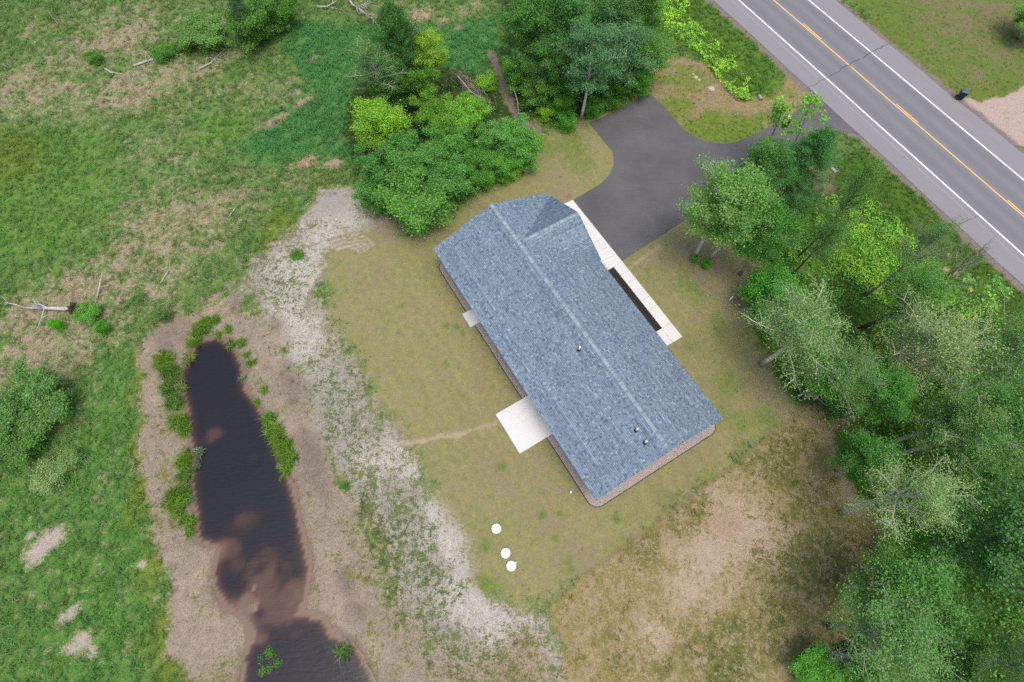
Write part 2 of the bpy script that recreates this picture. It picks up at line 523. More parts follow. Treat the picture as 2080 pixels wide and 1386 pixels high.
# --- sand apron and lawn
lay(SAND, alb(178, 171, 158), alb(126, 134, 96), .5, .75, 4, .14, soft=1.0, wob=1.6, wob2=.8)
for (px, py, r, cv) in [(915, 1090, 38, .0), (895, 1050, 30, .02), (930, 1130, 26, .04), (980, 1250, 40, .03), (940, 1240, 34, .05), (1000, 1290, 30, .06), (620, 690, 44, .16), (590, 640, 36, .2),
                        (700, 480, 30, .05), (690, 500, 20, .05), (660, 470, 40, .18), (610, 560, 50, .24), (700, 420, 40, .1), (800, 930, 30, .2), (840, 960, 20, .1), (750, 940, 30, .25), (1100, 1340, 34, .15), (1060, 1280, 40, .25)]:
    spot(px, py, r, sc=alb(206, 200, 188), cv=cv + .14, tf=1, stretch=1.4, ang=-55, soft=.7)
for (px, py, r, cv) in [(790, 1060, 60, .6), (820, 1130, 50, .62), (860, 1190, 45, .6), (700, 880, 45, .5), (690, 780, 40, .45), (880, 1230, 40, .5), (1020, 1340, 34, .7), (1010, 1310, 20, .6),
                        (640, 820, 35, .45), (960, 1370, 60, .5), (600, 600, 30, .5), (545, 560, 28, .5), (745, 1010, 30, .5)]:
    spot(px, py, r, cv=cv * .85, pc=alb(100, 118, 72), tf=7, stretch=1.5, ang=-55, soft=.8)
for (px, py, r) in [(604, 518, 12), (700, 990, 10)]:
    spot(px, py, r, cv=.95, pc=alb(70, 120, 50), tf=14)
for (px, py, r, cv) in [(900, 1380, 60, .45), (1000, 1400, 70, .5), (830, 1300, 34, .35), (1090, 1380, 60, .45), (1060, 1330, 40, .45)]:
    spot(px, py, r, sc=alb(172, 153, 128), pc=alb(116, 122, 76), cv=cv, tf=6, soft=.9, k=.75)
spot(680, 410, 34, sc=alb(182, 174, 166), cv=.02, gr=.3, tf=.3, stretch=1.8, ang=35)
HU = np.array([math.cos(R(-57.66)), math.sin(R(-57.66))]); HV = np.array([-HU[1], HU[0]])
UU, VV = X * HU[0] + Y * HU[1], X * HV[0] + Y * HV[1]
streak = fbm(UU * 0.16, VV * 1.7, 0.55, 3, 51)[:, None]
mott = fbm(X, Y, 2.2, 4, 61)[:, None]
lawn_soil = alb(164, 155, 118) * (0.9 + 0.2 * mott)
lawn_plant = (alb(154, 150, 104) * (1 - mott) + alb(140, 147, 102) * mott) * (0.86 + 0.28 * streak)
lay(LAWN, lawn_soil, lawn_plant, .64 + (mott[:, 0] - .5) * .6, .25, .8, .1, soft=1.0, wob=.9, wob2=.6)
for (px, py, r, cv) in [(1360, 470, 40, .25), (1380, 500, 30, .15), (1440, 490, 40, .12), (1470, 560, 50, .12), (1500, 640, 40, .2), (1440, 470, 30, .1), (1520, 560, 30, .1), (1150, 390, 30, .2), (1130, 350, 30, .3),
                        (960, 640, 30, .3), (930, 560, 30, .3), (1080, 770, 40, .3), (760, 560, 40, .35), (1560, 800, 40, .2), (1600, 840, 30, .2), (1100, 1000, 60, .35), (1000, 960, 40, .4),
                        (800, 470, 40, .2), (780, 460, 20, .1), (1180, 1140, 40, .3)]:
    spot(px, py, r, sc=alb(160, 145, 119), cv=cv, gr=.25, soft=.9, k=.6)
for (px, py, r, k) in [(907, 662, 9, 1), (927, 663, 9, 1), (938, 677, 6, .8), (906, 740, 7, .7), (1019, 945, 9, .8), (1102, 1046, 10, 1), (1137, 1042, 7, .9), (1252, 1054, 10, 1), (1128, 1094, 7, .9),
                       (815, 620, 8, .8), (1390, 575, 22, .5), (1420, 600, 26, .45), (1460, 660, 24, .45), (1340, 480, 18, .4), (985, 1108, 14, .7), (1000, 1200, 18, .6), (1155, 1150, 16, .6), (1480, 780, 30, .45), (1560, 850, 24, .6),
                       (1400, 700, 16, .5), (1160, 290, 24, .6), (1110, 300, 20, .6), (1180, 330, 26, .5), (985, 1180, 14, .6), (1460, 840, 20, .4), (1500, 860, 22, .6), (1350, 900, 20, .3), (1440, 970, 18, .4)]:
    spot(px, py, r, pc=alb(104, 136, 66), cv=1.0, tf=6 * k, gr=.4, soft=.7, k=k)
for a, b in [((1005, 862), (960, 872)), ((960, 872), (930, 885)), ((930, 885), (895, 888)), ((895, 888), (860, 898)), ((860, 898), (820, 902))]:
    A_, B_ = at(*a), at(*b)
    t = np.clip(((X - A_[0]) * (B_ - A_)[0] + (Y - A_[1]) * (B_ - A_)[1]) / ((B_ - A_) @ (B_ - A_)), 0, 1)
    d = np.hypot(X - A_[0] - t * (B_ - A_)[0], Y - A_[1] - t * (B_ - A_)[1]) + W2 * .5
    w = sstep(.34, .05, d)[:, None] * .8
    soil = soil * (1 - w) + alb(196, 180, 148) * w; cov = cov * (1 - w[:, 0])
lay(DRY, alb(178, 161, 126), alb(140, 136, 86), .48, .5, 4, .18, soft=.22, wob=.25, wob2=.35)
for (px, py, r, cv) in [(1490, 1060, 54, .1), (1450, 1130, 58, .14), (1400, 1200, 46, .2), (1560, 1090, 40, .2), (1330, 1290, 34, .3)]:
    spot(px, py, r, sc=alb(202, 180, 158), cv=cv, tf=2, soft=1.0, k=.85)
for (px, py, r) in [(1560, 940, 40), (1620, 900, 30), (1680, 1120, 60), (1620, 1230, 50), (1720, 1190, 35), (1570, 1270, 45), (1480, 1280, 30), (1430, 1310, 40),
                    (1500, 1350, 30), (1260, 1330, 22), (1240, 1290, 14), (1340, 1350, 20), (1480, 1370, 40), (1600, 1160, 50), (1400, 1040, 40), (1300, 1120, 25), (1640, 1010, 40)]:
    spot(px, py, r, pc=alb(104, 114, 66), cv=.66, tf=8, stretch=1.3, ang=30, soft=.95, k=.7)
spot(1470, 1060, 30, sc=alb(178, 150, 126), cv=.05, k=.5)
def track(pts, w, sc, k=.7, cv=.15):
    global soil, cov
    for a, b in zip(pts[:-1], pts[1:]):
        A_, B_ = at(*a), at(*b)
        t = np.clip(((X - A_[0]) * (B_ - A_)[0] + (Y - A_[1]) * (B_ - A_)[1]) / ((B_ - A_) @ (B_ - A_)), 0, 1)
        d = np.hypot(X - A_[0] - t * (B_ - A_)[0], Y - A_[1] - t * (B_ - A_)[1]) + W2 * .25
        ww = sstep(w, w * .2, d) * k * (.6 + 1.0 * np.clip(W1 + .4, 0, 1))
        ww = np.clip(ww, 0, 1)[:, None]
        soil = soil * (1 - ww) + np.asarray(sc) * ww; cov = cov * (1 - ww[:, 0]) + cv * ww[:, 0]


def arc(cx, cy, r, a0, a1, n=9):
    return [(cx + r * math.cos(R(a)), cy + r * .85 * math.sin(R(a))) for a in np.linspace(a0, a1, n)]


for r_ in (34, 44, 54, 66):
    track(arc(705, 530, r_, -135, -35), .2, alb(208, 200, 186), .7)
for r_ in (39, 49, 60):
    track(arc(705, 530, r_, -130, -40), .16, alb(150, 142, 122), .5)
track([(660, 540), (640, 560), (622, 590), (610, 620)], .3, alb(206, 198, 184), .7)
track([(668, 546), (650, 566), (632, 594), (622, 624)], .2, alb(140, 132, 112), .6)
for q in range(5):
    track([(720 + q * 26, 640 + q * 8), (760 + q * 30, 720 + q * 4), (820 + q * 34, 800), (860 + q * 36, 860 - q * 6)], .18, alb(168, 156, 124), .35, .3)
for q in range(6):
    track([(880 + q * 26, 960 - q * 6), (930 + q * 26, 1010 - q * 4), (990 + q * 24, 1050), (1060 + q * 20, 1100 - q * 10)], .18, alb(160, 148, 118), .35, .3)
track([(1278, 545), (1310, 520), (1340, 500)], .35, alb(196, 178, 152), .6, .05)
track([(1345, 500), (1330, 520), (1290, 560)], .22, alb(186, 170, 140), .4, .1)
track([(1420, 515), (1405, 545), (1430, 580), (1455, 600)], .5, alb(150, 130, 116), .6, .05)
track([(1690, 900), (1705, 950), (1720, 1000), (1740, 1030)], .5, alb(180, 160, 140), .7, .05)
track([(1650, 850), (1680, 880), (1692, 905)], .5, alb(160, 142, 124), .6, .05)
track([(1110, 1230), (1200, 1158), (1300, 1088), (1400, 1010), (1480, 952), (1560, 885), (1620, 845)], .3, alb(116, 112, 76), .5, .3)
lay(HUMP, alb(172, 150, 116), alb(122, 138, 70), .3, .7, 4, .15, soft=.5, wob=.7)
for (px, py, r, cv) in [(1470, 268, 46, 1.), (1420, 255, 26, .95), (1370, 215, 24, .8), (1530, 255, 26, .9), (1560, 240, 20, .7), (1400, 160, 30, .7), (1350, 160, 18, .6), (1600, 190, 24, .5)]:
    spot(px, py, r, pc=alb(116, 142, 66), cv=cv, gr=.5, tf=8, stretch=1.4, ang=-10, soft=.6)
lay(ROADSIDE, alb(140, 130, 80), alb(96, 136, 58), 1., .8, 14, .4, soft=.5, wob=.6)
# --- across the road
lay(FARLAWN, alb(152, 138, 98), alb(106, 132, 64), .85 + BIG * .9, .45, 4, .14, soft=.4, wob=.3)
for (px, py, r, cv) in [(1950, 55, 70, .45), (2040, 110, 40, .5), (2000, 20, 50, .4), (1990, 160, 24, .5)]:
    spot(px, py, r, sc=alb(146, 132, 102), cv=cv, stretch=1.6, ang=-55, soft=.9)
lay(FARDRIVE, alb(204, 184, 172), alb(150, 140, 100), .04, .3, .2, soft=.3, wob=.35)
# --- pond banks
sd_bank = sdf(X, Y, outline(BANK)); sd_water = sdf(X, Y, outline(WATER, -0.5))
lay(BANK, alb(168, 155, 136), alb(120, 126, 70), .2 + W1 * .4, .7, 1.2, .2, soft=.6, wob=.8, sd=sd_bank)
for (px, py, r, cv) in [(440, 640, 30, .0), (340, 690, 30, .0), (315, 800, 30, .05), (545, 700, 40, .0), (590, 850, 40, .05), (390, 1180, 50, .02), (420, 1290, 50, .02), (680, 1130, 40, .05), (690, 1230, 40, .05), (750, 1310, 40, .1)]:
    spot(px, py, r, sc=alb(178, 163, 143), cv=cv, gr=.6, soft=.8)
for (px, py, r) in [(360, 668, 26), (330, 690, 18), (480, 622, 16), (600, 800, 24), (640, 960, 24), (590, 770, 18), (720, 1240, 18), (700, 1180, 18), (560, 660, 12), (620, 900, 16)]:
    spot(px, py, r, sc=alb(142, 126, 116), cv=.02, gr=.6, stretch=1.8, ang=-60, soft=.8, k=.7)
for (px, py, r) in [(700, 1130, 30), (760, 1270, 40), (730, 1180, 24), (640, 830, 20), (330, 880, 20), (345, 960, 24), (350, 1060, 24)]:
    spot(px, py, r, pc=alb(128, 128, 70), cv=.5, tf=4, soft=.9, k=.7)
# wet brown rim and the peat bed of the pond
rim = sstep(.9, 0.0, sd_water + W2 * .8)[:, None]
soil = soil * (1 - rim * .8) + alb(118, 101, 88) * rim * .8
inw = sstep(.1, -.1, sd_water)
soil = soil * (1 - inw[:, None]) + alb(158, 136, 116) * inw[:, None]
cov = cov * (1 - inw); tuft = tuft * (1 - inw)
# gravel edges of the highway
TH_ROAD = R(-59.05)
RD = np.array([math.cos(TH_ROAD), math.sin(TH_ROAD)]); RN = np.array([-RD[1], RD[0]])
RNN = X * RN[0] + Y * RN[1]
for n0, n1 in ((51.95, 52.9), (65.2, 66.0)):
    w = sstep(.3, -.15, np.abs(RNN - (n0 + n1) / 2) - (n1 - n0) / 2 + W2 * .7 + W1 * .5)[:, None]
    soil = soil * (1 - w) + alb(150, 138, 130) * w; plant = plant * (1 - w) + alb(110, 110, 80) * w
    cov = cov * (1 - w[:, 0]) + .1 * w[:, 0]; grain = grain * (1 - w[:, 0]) + .6 * w[:, 0]; tuft = tuft * (1 - w[:, 0])
tuft = np.where((RNN > 52.4) & (RNN < 65.7), 0, tuft)

cov = np.clip(cov, 0, 1)
# relief: banks fall to the pond, the marsh is lumpy
WATER_Z = -0.55
fall = np.clip(-sd_bank, 0, None); near = np.clip(sd_water, 0, None)
Z = np.where(sd_bank < 0, -0.6 * fall / (fall + near + 1e-6), 0.0)
shoal = np.zeros(NV)
for (px, py, r, amt) in [(432, 880, 26, .42), (500, 1055, 42, .40), (540, 1180, 90, .45), (470, 1120, 34, .42), (590, 1200, 50, .45), (545, 1120, 44, .38), (500, 1225, 40, .5), (515, 1235, 14, .62), (515, 1195, 10, .6), (560, 1235, 50, .44), (480, 1150, 40, .38), (580, 1150, 40, .36), (535, 1300, 18, .4), (600, 1290, 16, .3), (510, 930, 14, .2)]:
    c = at(px, py, -.5); rm = r / px_per_m(px, py)
    shoal = np.maximum(shoal, amt * sstep(1.3, .2, np.hypot(X - c[0], Y - c[1]) / rm + W1 * 1.4 + W2 * .6))
depth = 0.16 + 0.8 * sstep(0.1, -1.1, sd_water)
Z = np.where(sd_water < 0, -0.6 - (depth * (1 - 1.9 * shoal)), Z)
Z = Z + np.where((sd_bank < 0) & (sd_water > .2), W2 * .16 + W1 * .12, 0)
open_field = np.clip((tuft - 3) / 6, 0, 1)
Z = Z + open_field * (W2 * .12 + W1 * .12)
paved = np.minimum(sdf(X, Y, outline(DRIVE)), np.where((RNN > 52.5) & (RNN < 65.6), -1, 1))
hu_, hv_ = (X - at(1205, 1035)[0]) * HU[0] + (Y - at(1205, 1035)[1]) * HU[1], (X - at(1205, 1035)[0]) * HV[0] + (Y - at(1205, 1035)[1]) * HV[1]
paved = np.where((hu_ > -26) & (hu_ < 1.2) & (hv_ > -3.2) & (hv_ < 15.6), -1, paved)
Z = np.where(paved < .5, np.minimum(Z, -.015), Z)
HB = np.hypot(np.maximum(np.abs(X) - 64, 0), np.maximum(np.abs(Y - 28) - 40, 0))
Z = np.where(HB > 0, Z - 0.02, Z)

nx, ny = len(xs), len(ys)
ii = np.arange(NV).reshape(ny, nx)
F = np.stack([ii[:-1, :-1], ii[:-1, 1:], ii[1:, 1:], ii[1:, :-1]], -1).reshape(-1, 4)
g = link('ground', mesh_np('ground', np.stack([X, Y, Z], 1), F, [M_GROUND], dict(soil=soil, plant=plant, cov=cov, grain=grain), smooth=True))
structure(g, 'open ground of lawn, pale sand, marsh and wood floor')


def gi(x, y):
    """index of the nearest ground vertex"""
    i = np.clip(np.searchsorted(xs, x - .11), 0, nx - 1); j = np.clip(np.searchsorted(ys, y - .11), 0, ny - 1)
    return j * nx + i


def gz(x, y):
    return float(Z[gi(np.array([x]), np.array([y]))[0]])


# ------------------------------------------------------------------ pond water
def water_material():
    """peat-stained water: what little light comes back out is the silt held in it"""
    m, nt, b, _ = new_mat('pond_water')
    a = nd(nt, 'ShaderNodeAttribute', attribute_name='silt')
    nt.links.new(a.outputs['Color'], b.inputs['Base Color'])
    b.inputs['Roughness'].default_value = 0.09
    b.inputs['IOR'].default_value = 1.4
    b.inputs['Specular IOR Level'].default_value = 0.62
    co = objco(nt)
    mp = nd(nt, 'ShaderNodeMapping'); mp.inputs['Scale'].default_value = (1.1, 4.2, 1); mp.inputs['Rotation'].default_value = (0, 0, R(-14))
    nt.links.new(co, mp.inputs['Vector'])
    h = val(nt, 'ADD', noise(nt, mp.outputs[0], 1.3, 4, .6), val(nt, 'MULTIPLY', noise(nt, co, .5, 2, .5), .6))
    bump(nt, b, h, 0.22, 0.10)
    return m


wsel = (sd_water < 1.2)
qsel = wsel[F].all(1)
Fw = F[qsel]
used = np.unique(Fw); remap = np.zeros(NV, np.int64); remap[used] = np.arange(len(used))
wd = np.clip(WATER_Z - Z[used] - .05, 0, 2)
clear = np.exp(-wd * np.array([[6.0], [7.6], [9.2]])).T          # how much of the bed is seen through the stain
bed = alb(168, 138, 112)
silt = np.array([.010, .010, .013]) + bed * .7 * clear
wv = np.stack([X[used], Y[used], np.full(len(used), WATER_Z)], 1)
structure(link('water', mesh_np('water', wv, remap[Fw], [water_material()], dict(silt=silt), smooth=True)), 'dark still water of the narrow pond')

# ------------------------------------------------------------------ highway
def road_material():
    m, nt, b, _ = new_mat('road_asphalt')
    co = objco(nt)
    sx = nd(nt, 'ShaderNodeSeparateXYZ'); nt.links.new(co, sx.inputs[0])
    # worn lanes against paler shoulders, polished wheel paths
    rp = nd(nt, 'ShaderNodeValToRGB')
    mr = nd(nt, 'ShaderNodeMapRange'); mr.inputs[1].default_value = -6.4; mr.inputs[2].default_value = 6.5
    wob = val(nt, 'ADD', sx.outputs['Y'], val(nt, 'MULTIPLY', val(nt, 'SUBTRACT', noise(nt, objco(nt, (.12, 1, 1)), 1.0, 3), .5), .7))
    nt.links.new(wob, mr.inputs[0]); nt.links.new(mr.outputs[0], rp.inputs[0])
    sh, ln, dk = alb(164, 162, 166), alb(150, 149, 154), alb(139, 138, 144)
    stops = [(-6.4, sh), (-3.85, sh), (-3.7, ln), (-2.7, dk), (-1.85, ln), (-.95, dk), (-.1, alb(156, 155, 164)), (.9, dk), (1.85, ln), (2.75, dk), (3.65, ln), (3.8, sh), (6.5, sh)]
    el = rp.color_ramp.elements
    while len(el) < len(stops): el.new(0.5)
    for e, (p, c) in zip(el, stops):
        e.position = (p + 6.4) / 12.9; e.color = (*c, 1)
    g1 = noise(nt, co, 30, 3, .7); g2 = noise(nt, objco(nt, (.25, 1.5, 1)), 1.2, 4, .6)
    f = val(nt, 'ADD', val(nt, 'MULTIPLY_ADD', g1, .35, .72), val(nt, 'MULTIPLY', g2, .2))
    cm = nd(nt, 'ShaderNodeCombineColor')
    for i in range(3): nt.links.new(f, cm.inputs[i])
    nt.links.new(mixc(nt, 1.0, rp.outputs[0], cm.outputs[0], 'MULTIPLY'), b.inputs['Base Color'])
    b.inputs['Roughness'].default_value = .9
    bump(nt, b, g1, .15, .01)
    return m


M_ROAD = road_material()
M_PAINTW = simple('white_road_paint', (.84, .85, .86), .6, .05, 9)
M_PAINTY = simple('yellow_road_paint', alb(252, 198, 88, 1.5), .6, .08, 9)
M_SEAL = simple('crack_sealant', (.06, .06, .065), .6, .1)
M_SEAM = simple('road_seam', alb(196, 194, 198), .9, .1)
RC = 59.05
def roadpt(d, n, z=0.0): return (RD[0] * d + RN[0] * n, RD[1] * d + RN[1] * n, z)
mb = MB()
D0, D1 = -130.0, 110.0
steps = 60
rr = np.random.default_rng(3)
prev = None
for i in range(steps + 1):
    d = D0 + (D1 - D0) * i / steps
    e0, e1 = -6.38 + rr.normal() * .04, 6.40 + rr.normal() * .05
    row = [(d, e0, -.05), (d, e0 + .03, .03), (d, e1 - .03, .03), (d, e1, -.05)]
    if prev:
        for k in range(3): mb.quad([prev[k], row[k], row[k + 1], prev[k + 1]])
    prev = row
rx, ry, _ = roadpt(0, RC)
road = structure(link('road', mb.mesh('road', M_ROAD), loc=(rx, ry, 0), rz=TH_ROAD), 'two lane asphalt highway with wide paved shoulders')


def stripe(name, d0, d1, n0, w, mat, z=.035, label=None, jag=0.0):
    mb = MB(); k = max(2, int((d1 - d0) / 1.5)); pr = None
    for i in range(k + 1):
        d = d0 + (d1 - d0) * i / k; a = rr.normal() * jag
        row = [(d, n0 - w / 2 + a, z), (d, n0 + w / 2 + a, z)]
        if pr: mb.quad([pr[0], row[0], row[1], pr[1]])
        pr = row
    o = link(name, mb.mesh(name, mat), road)
    if label: o['label'] = label
    return o


stripe('edge_line', D0, D1, 55.37 - RC, .15, M_PAINTW, label='white edge line beside the driveway shoulder')
stripe('edge_line', D0, D1, 62.67 - RC, .15, M_PAINTW, label='white edge line on the far shoulder')
stripe('centre_line', D0, D1, 59.0 - RC, .11, M_PAINTY, label='solid yellow centre line')
for k in range(-6, 7):
    stripe('centre_dash', -34.93 + 14.54 * k, -31.9 + 14.54 * k, 59.24 - RC, .11, M_PAINTY, label='yellow passing dash beside the centre line')
stripe('seam', D0, D1, 54.62 - RC, .05, M_SEAM, z=.033, jag=.01)
mb = MB(); pr = None
for i in range(31):
    n_ = -6.3 + 12.6 * i / 30
    d = -26.85 - .75 * i / 30 + rr.normal() * .09
    w = .018 + .02 * rr.random() + (.012 if i > 9 else -.006)
    row = [(d - w, n_, .037), (d + w, n_, .037)]
    if pr: mb.quad([pr[0], pr[1], row[1], row[0]])
    pr = row
link('crack', mb.mesh('crack', M_SEAL), road)['label'] = 'dark sealed crack right across the road'
mb = MB(); pr = None
for i in range(12):
    n_ = -6.2 + 2.3 * i / 11
    d = -6.2 + .25 * i / 11 + rr.normal() * .04
    row = [(d - .02, n_, .037), (d + .02, n_, .037)]
    if pr: mb.quad([pr[0], pr[1], row[1], row[0]])
    pr = row
link('crack', mb.mesh('crack', M_SEAL), road)['label'] = 'short thin crack in the near shoulder'

# ------------------------------------------------------------------ driveway
def sheet(name, pts, z, mat, thick=.06, smooth_n=0):
    """flat slab from a plan outline (counter-clockwise or not), with edges"""
    P = [np.array(p, float) for p in pts]
    for _ in range(smooth_n):
        Q = []
        for i in range(len(P)):
            a, b = P[i], P[(i + 1) % len(P)]
            Q += [a * .75 + b * .25, a * .25 + b * .75]
        P = Q
    area = sum(P[i][0] * P[(i + 1) % len(P)][1] - P[(i + 1) % len(P)][0] * P[i][1] for i in range(len(P)))
    if area < 0: P = P[::-1]
    m_ = MB()
    m_.quad([(x, y, z) for x, y in P])
    for i in range(len(P)):
        a, b = P[i], P[(i + 1) % len(P)]
        m_.quad([(a[0], a[1], z - thick), (b[0], b[1], z - thick), (b[0], b[1], z), (a[0], a[1], z)])
    return m_.mesh(name, mat)


def drive_material():
    m, nt, b, _ = new_mat('driveway_asphalt')
    co = objco(nt)
    big = noise(nt, co, .22, 4, .6)
    mp = nd(nt, 'ShaderNodeMapping'); mp.inputs['Rotation'].default_value = (0, 0, R(-32)); mp.inputs['Scale'].default_value = (.18, 2.2, 1)
    nt.links.new(co, mp.inputs['Vector'])
    scuff = noise(nt, mp.outputs[0], 1.6, 5, .7)
    fine = noise(nt, co, 40, 3, .7)
    c = mixc(nt, val(nt, 'MULTIPLY_ADD', big, 2.6, -.8, clamp=True), alb(103, 102, 104), alb(124, 122, 124))
    c = mixc(nt, val(nt, 'MULTIPLY', val(nt, 'MULTIPLY_ADD', scuff, 4.5, -2.5, clamp=True), .5), c, alb(140, 136, 140))
    cm = nd(nt, 'ShaderNodeCombineColor'); f = val(nt, 'MULTIPLY_ADD', fine, .35, .83)
    for i in range(3): nt.links.new(f, cm.inputs[i])
    nt.links.new(mixc(nt, 1.0, c, cm.outputs[0], 'MULTIPLY'), b.inputs['Base Color'])
    b.inputs['Roughness'].default_value = .8
    bump(nt, b, fine, .15, .01)
    return m


dp = outline(DRIVE)
DV = [p if (p @ RN) < 52.9 else p - RN * ((p @ RN) - 52.9) for p in dp]
for i_ in (0, -1):                       # garage end butts against the concrete apron
    q_ = DV[i_] - at(1205, 1035); DV[i_] = DV[i_] - HV * (q_ @ HV - 14.645)
structure(link('driveway', sheet('driveway', DV, .022, drive_material())), 'dark asphalt driveway with a turnaround spur')

# ------------------------------------------------------------------ house frame
HO = at(1205, 1035)
TH_H = R(-57.66)
house = thing(link('house', None, loc=(HO[0], HO[1], 0), rz=TH_H), 'long single storey house with a blue grey shingled gable roof', 'house')
U0, U3, V0, V1, ZE, ZR = -24.8, -.29, -.02, 11.59, 2.8, 5.03
VM = (V0 + V1) / 2
UP, VP, ZP, UK = -20.42, 11.73, 4.84, -16.5
wu0, wu3, wv0, wv1 = U0 + .55, U3 - .6, V0 + .62, V1 - .5


def hpt(u, v, z=0): return (HO[0] + HU[0] * u + HV[0] * v, HO[1] + HU[1] * u + HV[1] * v, z)


# --- stone border and slabs round the house (structure, laid in the house frame)
def gravel_material():
    m, nt, b, _ = new_mat('border_stone')
    co = objco(nt)
    v = nd(nt, 'ShaderNodeTexVoronoi'); v.inputs['Scale'].default_value = 18
    nt.links.new(co, v.inputs['Vector'])
    sep = nd(nt, 'ShaderNodeSeparateColor'); nt.links.new(v.outputs['Color'], sep.inputs[0])
    c = mixc(nt, sep.outputs[0], alb(168, 158, 154), alb(220, 206, 198))
    c = mixc(nt, val(nt, 'MULTIPLY', sep.outputs[1], .25), c, alb(200, 168, 150))
    c = mixc(nt, val(nt, 'MULTIPLY_ADD', noise(nt, co, 1.2, 4), .9, -.15, clamp=True), c, mixc(nt, 1.0, c, (.86, .86, .88), 'MULTIPLY'))
    nt.links.new(c, b.inputs['Base Color'])
    bump(nt, b, v.outputs['Distance'], .8, .03)
    return m


def rrect(u0, u1, v0, v1, r, n=6):
    P = []
    for cx, cy, a0 in ((u1 - r, v1 - r, 0), (u0 + r, v1 - r, 90), (u0 + r, v0 + r, 180), (u1 - r, v0 + r, 270)):
        for k in range(n + 1):
            a = R(a0 + 90 * k / n); P.append((cx + r * math.cos(a), cy + r * math.sin(a)))
    return P


BU0, BU1, BV0, BV1 = -24.97, .12, -.02, 12.1
border = structure(link('stone_border', sheet('stone_border', rrect(BU0, BU1, BV0, BV1, .8), .035, gravel_material()), loc=(HO[0], HO[1], 0), rz=TH_H), 'brown grey stone border round the house')
mb = MB()
ro, ri = rrect(BU0 - .05, BU1 + .05, BV0 - .05, BV1 + .05, .85), rrect(BU0 - .004, BU1 + .004, BV0 - .004, BV1 + .004, .8)
for i in range(len(ro)):
    j = (i + 1) % len(ro)
    mb.quad([(*ri[i], .07), (*ro[i], .07), (*ro[j], .07), (*ri[j], .07)])
    mb.quad([(*ro[i], .07), (*ro[i], -.03), (*ro[j], -.03), (*ro[j], .07)])
    mb.quad([(*ri[i], -.03), (*ri[i], .07), (*ri[j], .07), (*ri[j], -.03)])
link('edging', mb.mesh('edging', simple('black_edging', (.02, .02, .022), .6, .1)), border)['label'] = 'thin black plastic edging'


def concrete_material():
    m, nt, b, _ = new_mat('new_concrete')
    co = objco(nt)
    oi = nd(nt, 'ShaderNodeObjectInfo')
    big = noise(nt, co, .9, 5, .65); fine = noise(nt, co, 30, 3, .7)
    stain = val(nt, 'MULTIPLY_ADD', noise(nt, objco(nt, (1.6, .5, 1)), 1.3, 5, .65), 4.0, -2.15, clamp=True)
    c = mixc(nt, val(nt, 'MULTIPLY_ADD', big, 1.6, -.3, clamp=True), (.61, .60, .585), (.56, .552, .54))
    c = mixc(nt, val(nt, 'MULTIPLY', stain, .55), c, (.42, .40, .385))
    c = mixc(nt, 1.0, c, oi.outputs['Color'], 'MULTIPLY')
    cm = nd(nt, 'ShaderNodeCombineColor'); f = val(nt, 'MULTIPLY_ADD', fine, .16, .92)
    for i in range(3): nt.links.new(f, cm.inputs[i])
    nt.links.new(mixc(nt, 1.0, c, cm.outputs[0], 'MULTIPLY'), b.inputs['Base Color'])
    bump(nt, b, fine, .1, .005)
    return m


M_CONC = concrete_material()


def slab(name, parent, u0, u1, v0, v1, z, col=(1, 1, 1), bev=.012):
    mb = MB(); mb.box(u0, u1, v0, v1, -.05, z - bev)
    i = len(mb.v)
    a = [(u0, v0), (u1, v0), (u1, v1), (u0, v1)]; s = [(u0 + bev, v0 + bev), (u1 - bev, v0 + bev), (u1 - bev, v1 - bev), (u0 + bev, v1 - bev)]
    mb.f.pop(1); mb.m.pop(1)
    for k in range(4):
        l = (k + 1) % 4
        mb.quad([(*a[k], z - bev), (*a[l], z - bev), (*s[l], z), (*s[k], z)])
    mb.quad([(*p, z) for p in s])
    return link(name, mb.mesh(name, M_CONC), parent, color=col)


def sub_empty(name, label):
    return structure(link(name, None, loc=(HO[0], HO[1], 0), rz=TH_H), label)


walk = sub_empty('sidewalk', 'white concrete walk and garage apron along the front of the house')
jt = .007
us = np.linspace(-24.7, -16.5, 9)
rw = np.random.default_rng(5)
for a, b in zip(us[:-1], us[1:]):
    t = .97 + .06 * rw.random()
    slab('panel', walk, a + jt, b - jt, wv1 + .03, 13.1 - jt, .085, (t, t, t)); t = .97 + .06 * rw.random()
    slab('panel', walk, a + jt, b - jt, 13.1 + jt, 14.64, .085, (t, t, t))
us = np.linspace(-16.5, -9.33, 8)
for a, b in zip(us[:-1], us[1:]):
    t = .97 + .06 * rw.random(); slab('panel', walk, a + jt, b - jt, 13.63, 14.64, .085, (t, t, t))
for v0, v1 in ((wv1 + .03, 12.4), (12.4, 13.6), (13.6, 14.64)):
    slab('panel', walk, -9.33 + jt, -7.79, v0 + jt, v1 - jt, .085)
patio = sub_empty('patio', 'square white concrete patio slab behind the house')
slab('patio_slab', patio, -10.1, -6.4, -2.54, wv0 - .02, .1)
stoop = sub_empty('stoop', 'small white concrete stoop slab at the back wall')
slab('stoop_slab', stoop, -19.34, -17.87, -.47, wv0 - .02, .1, (.93, .93, .93))
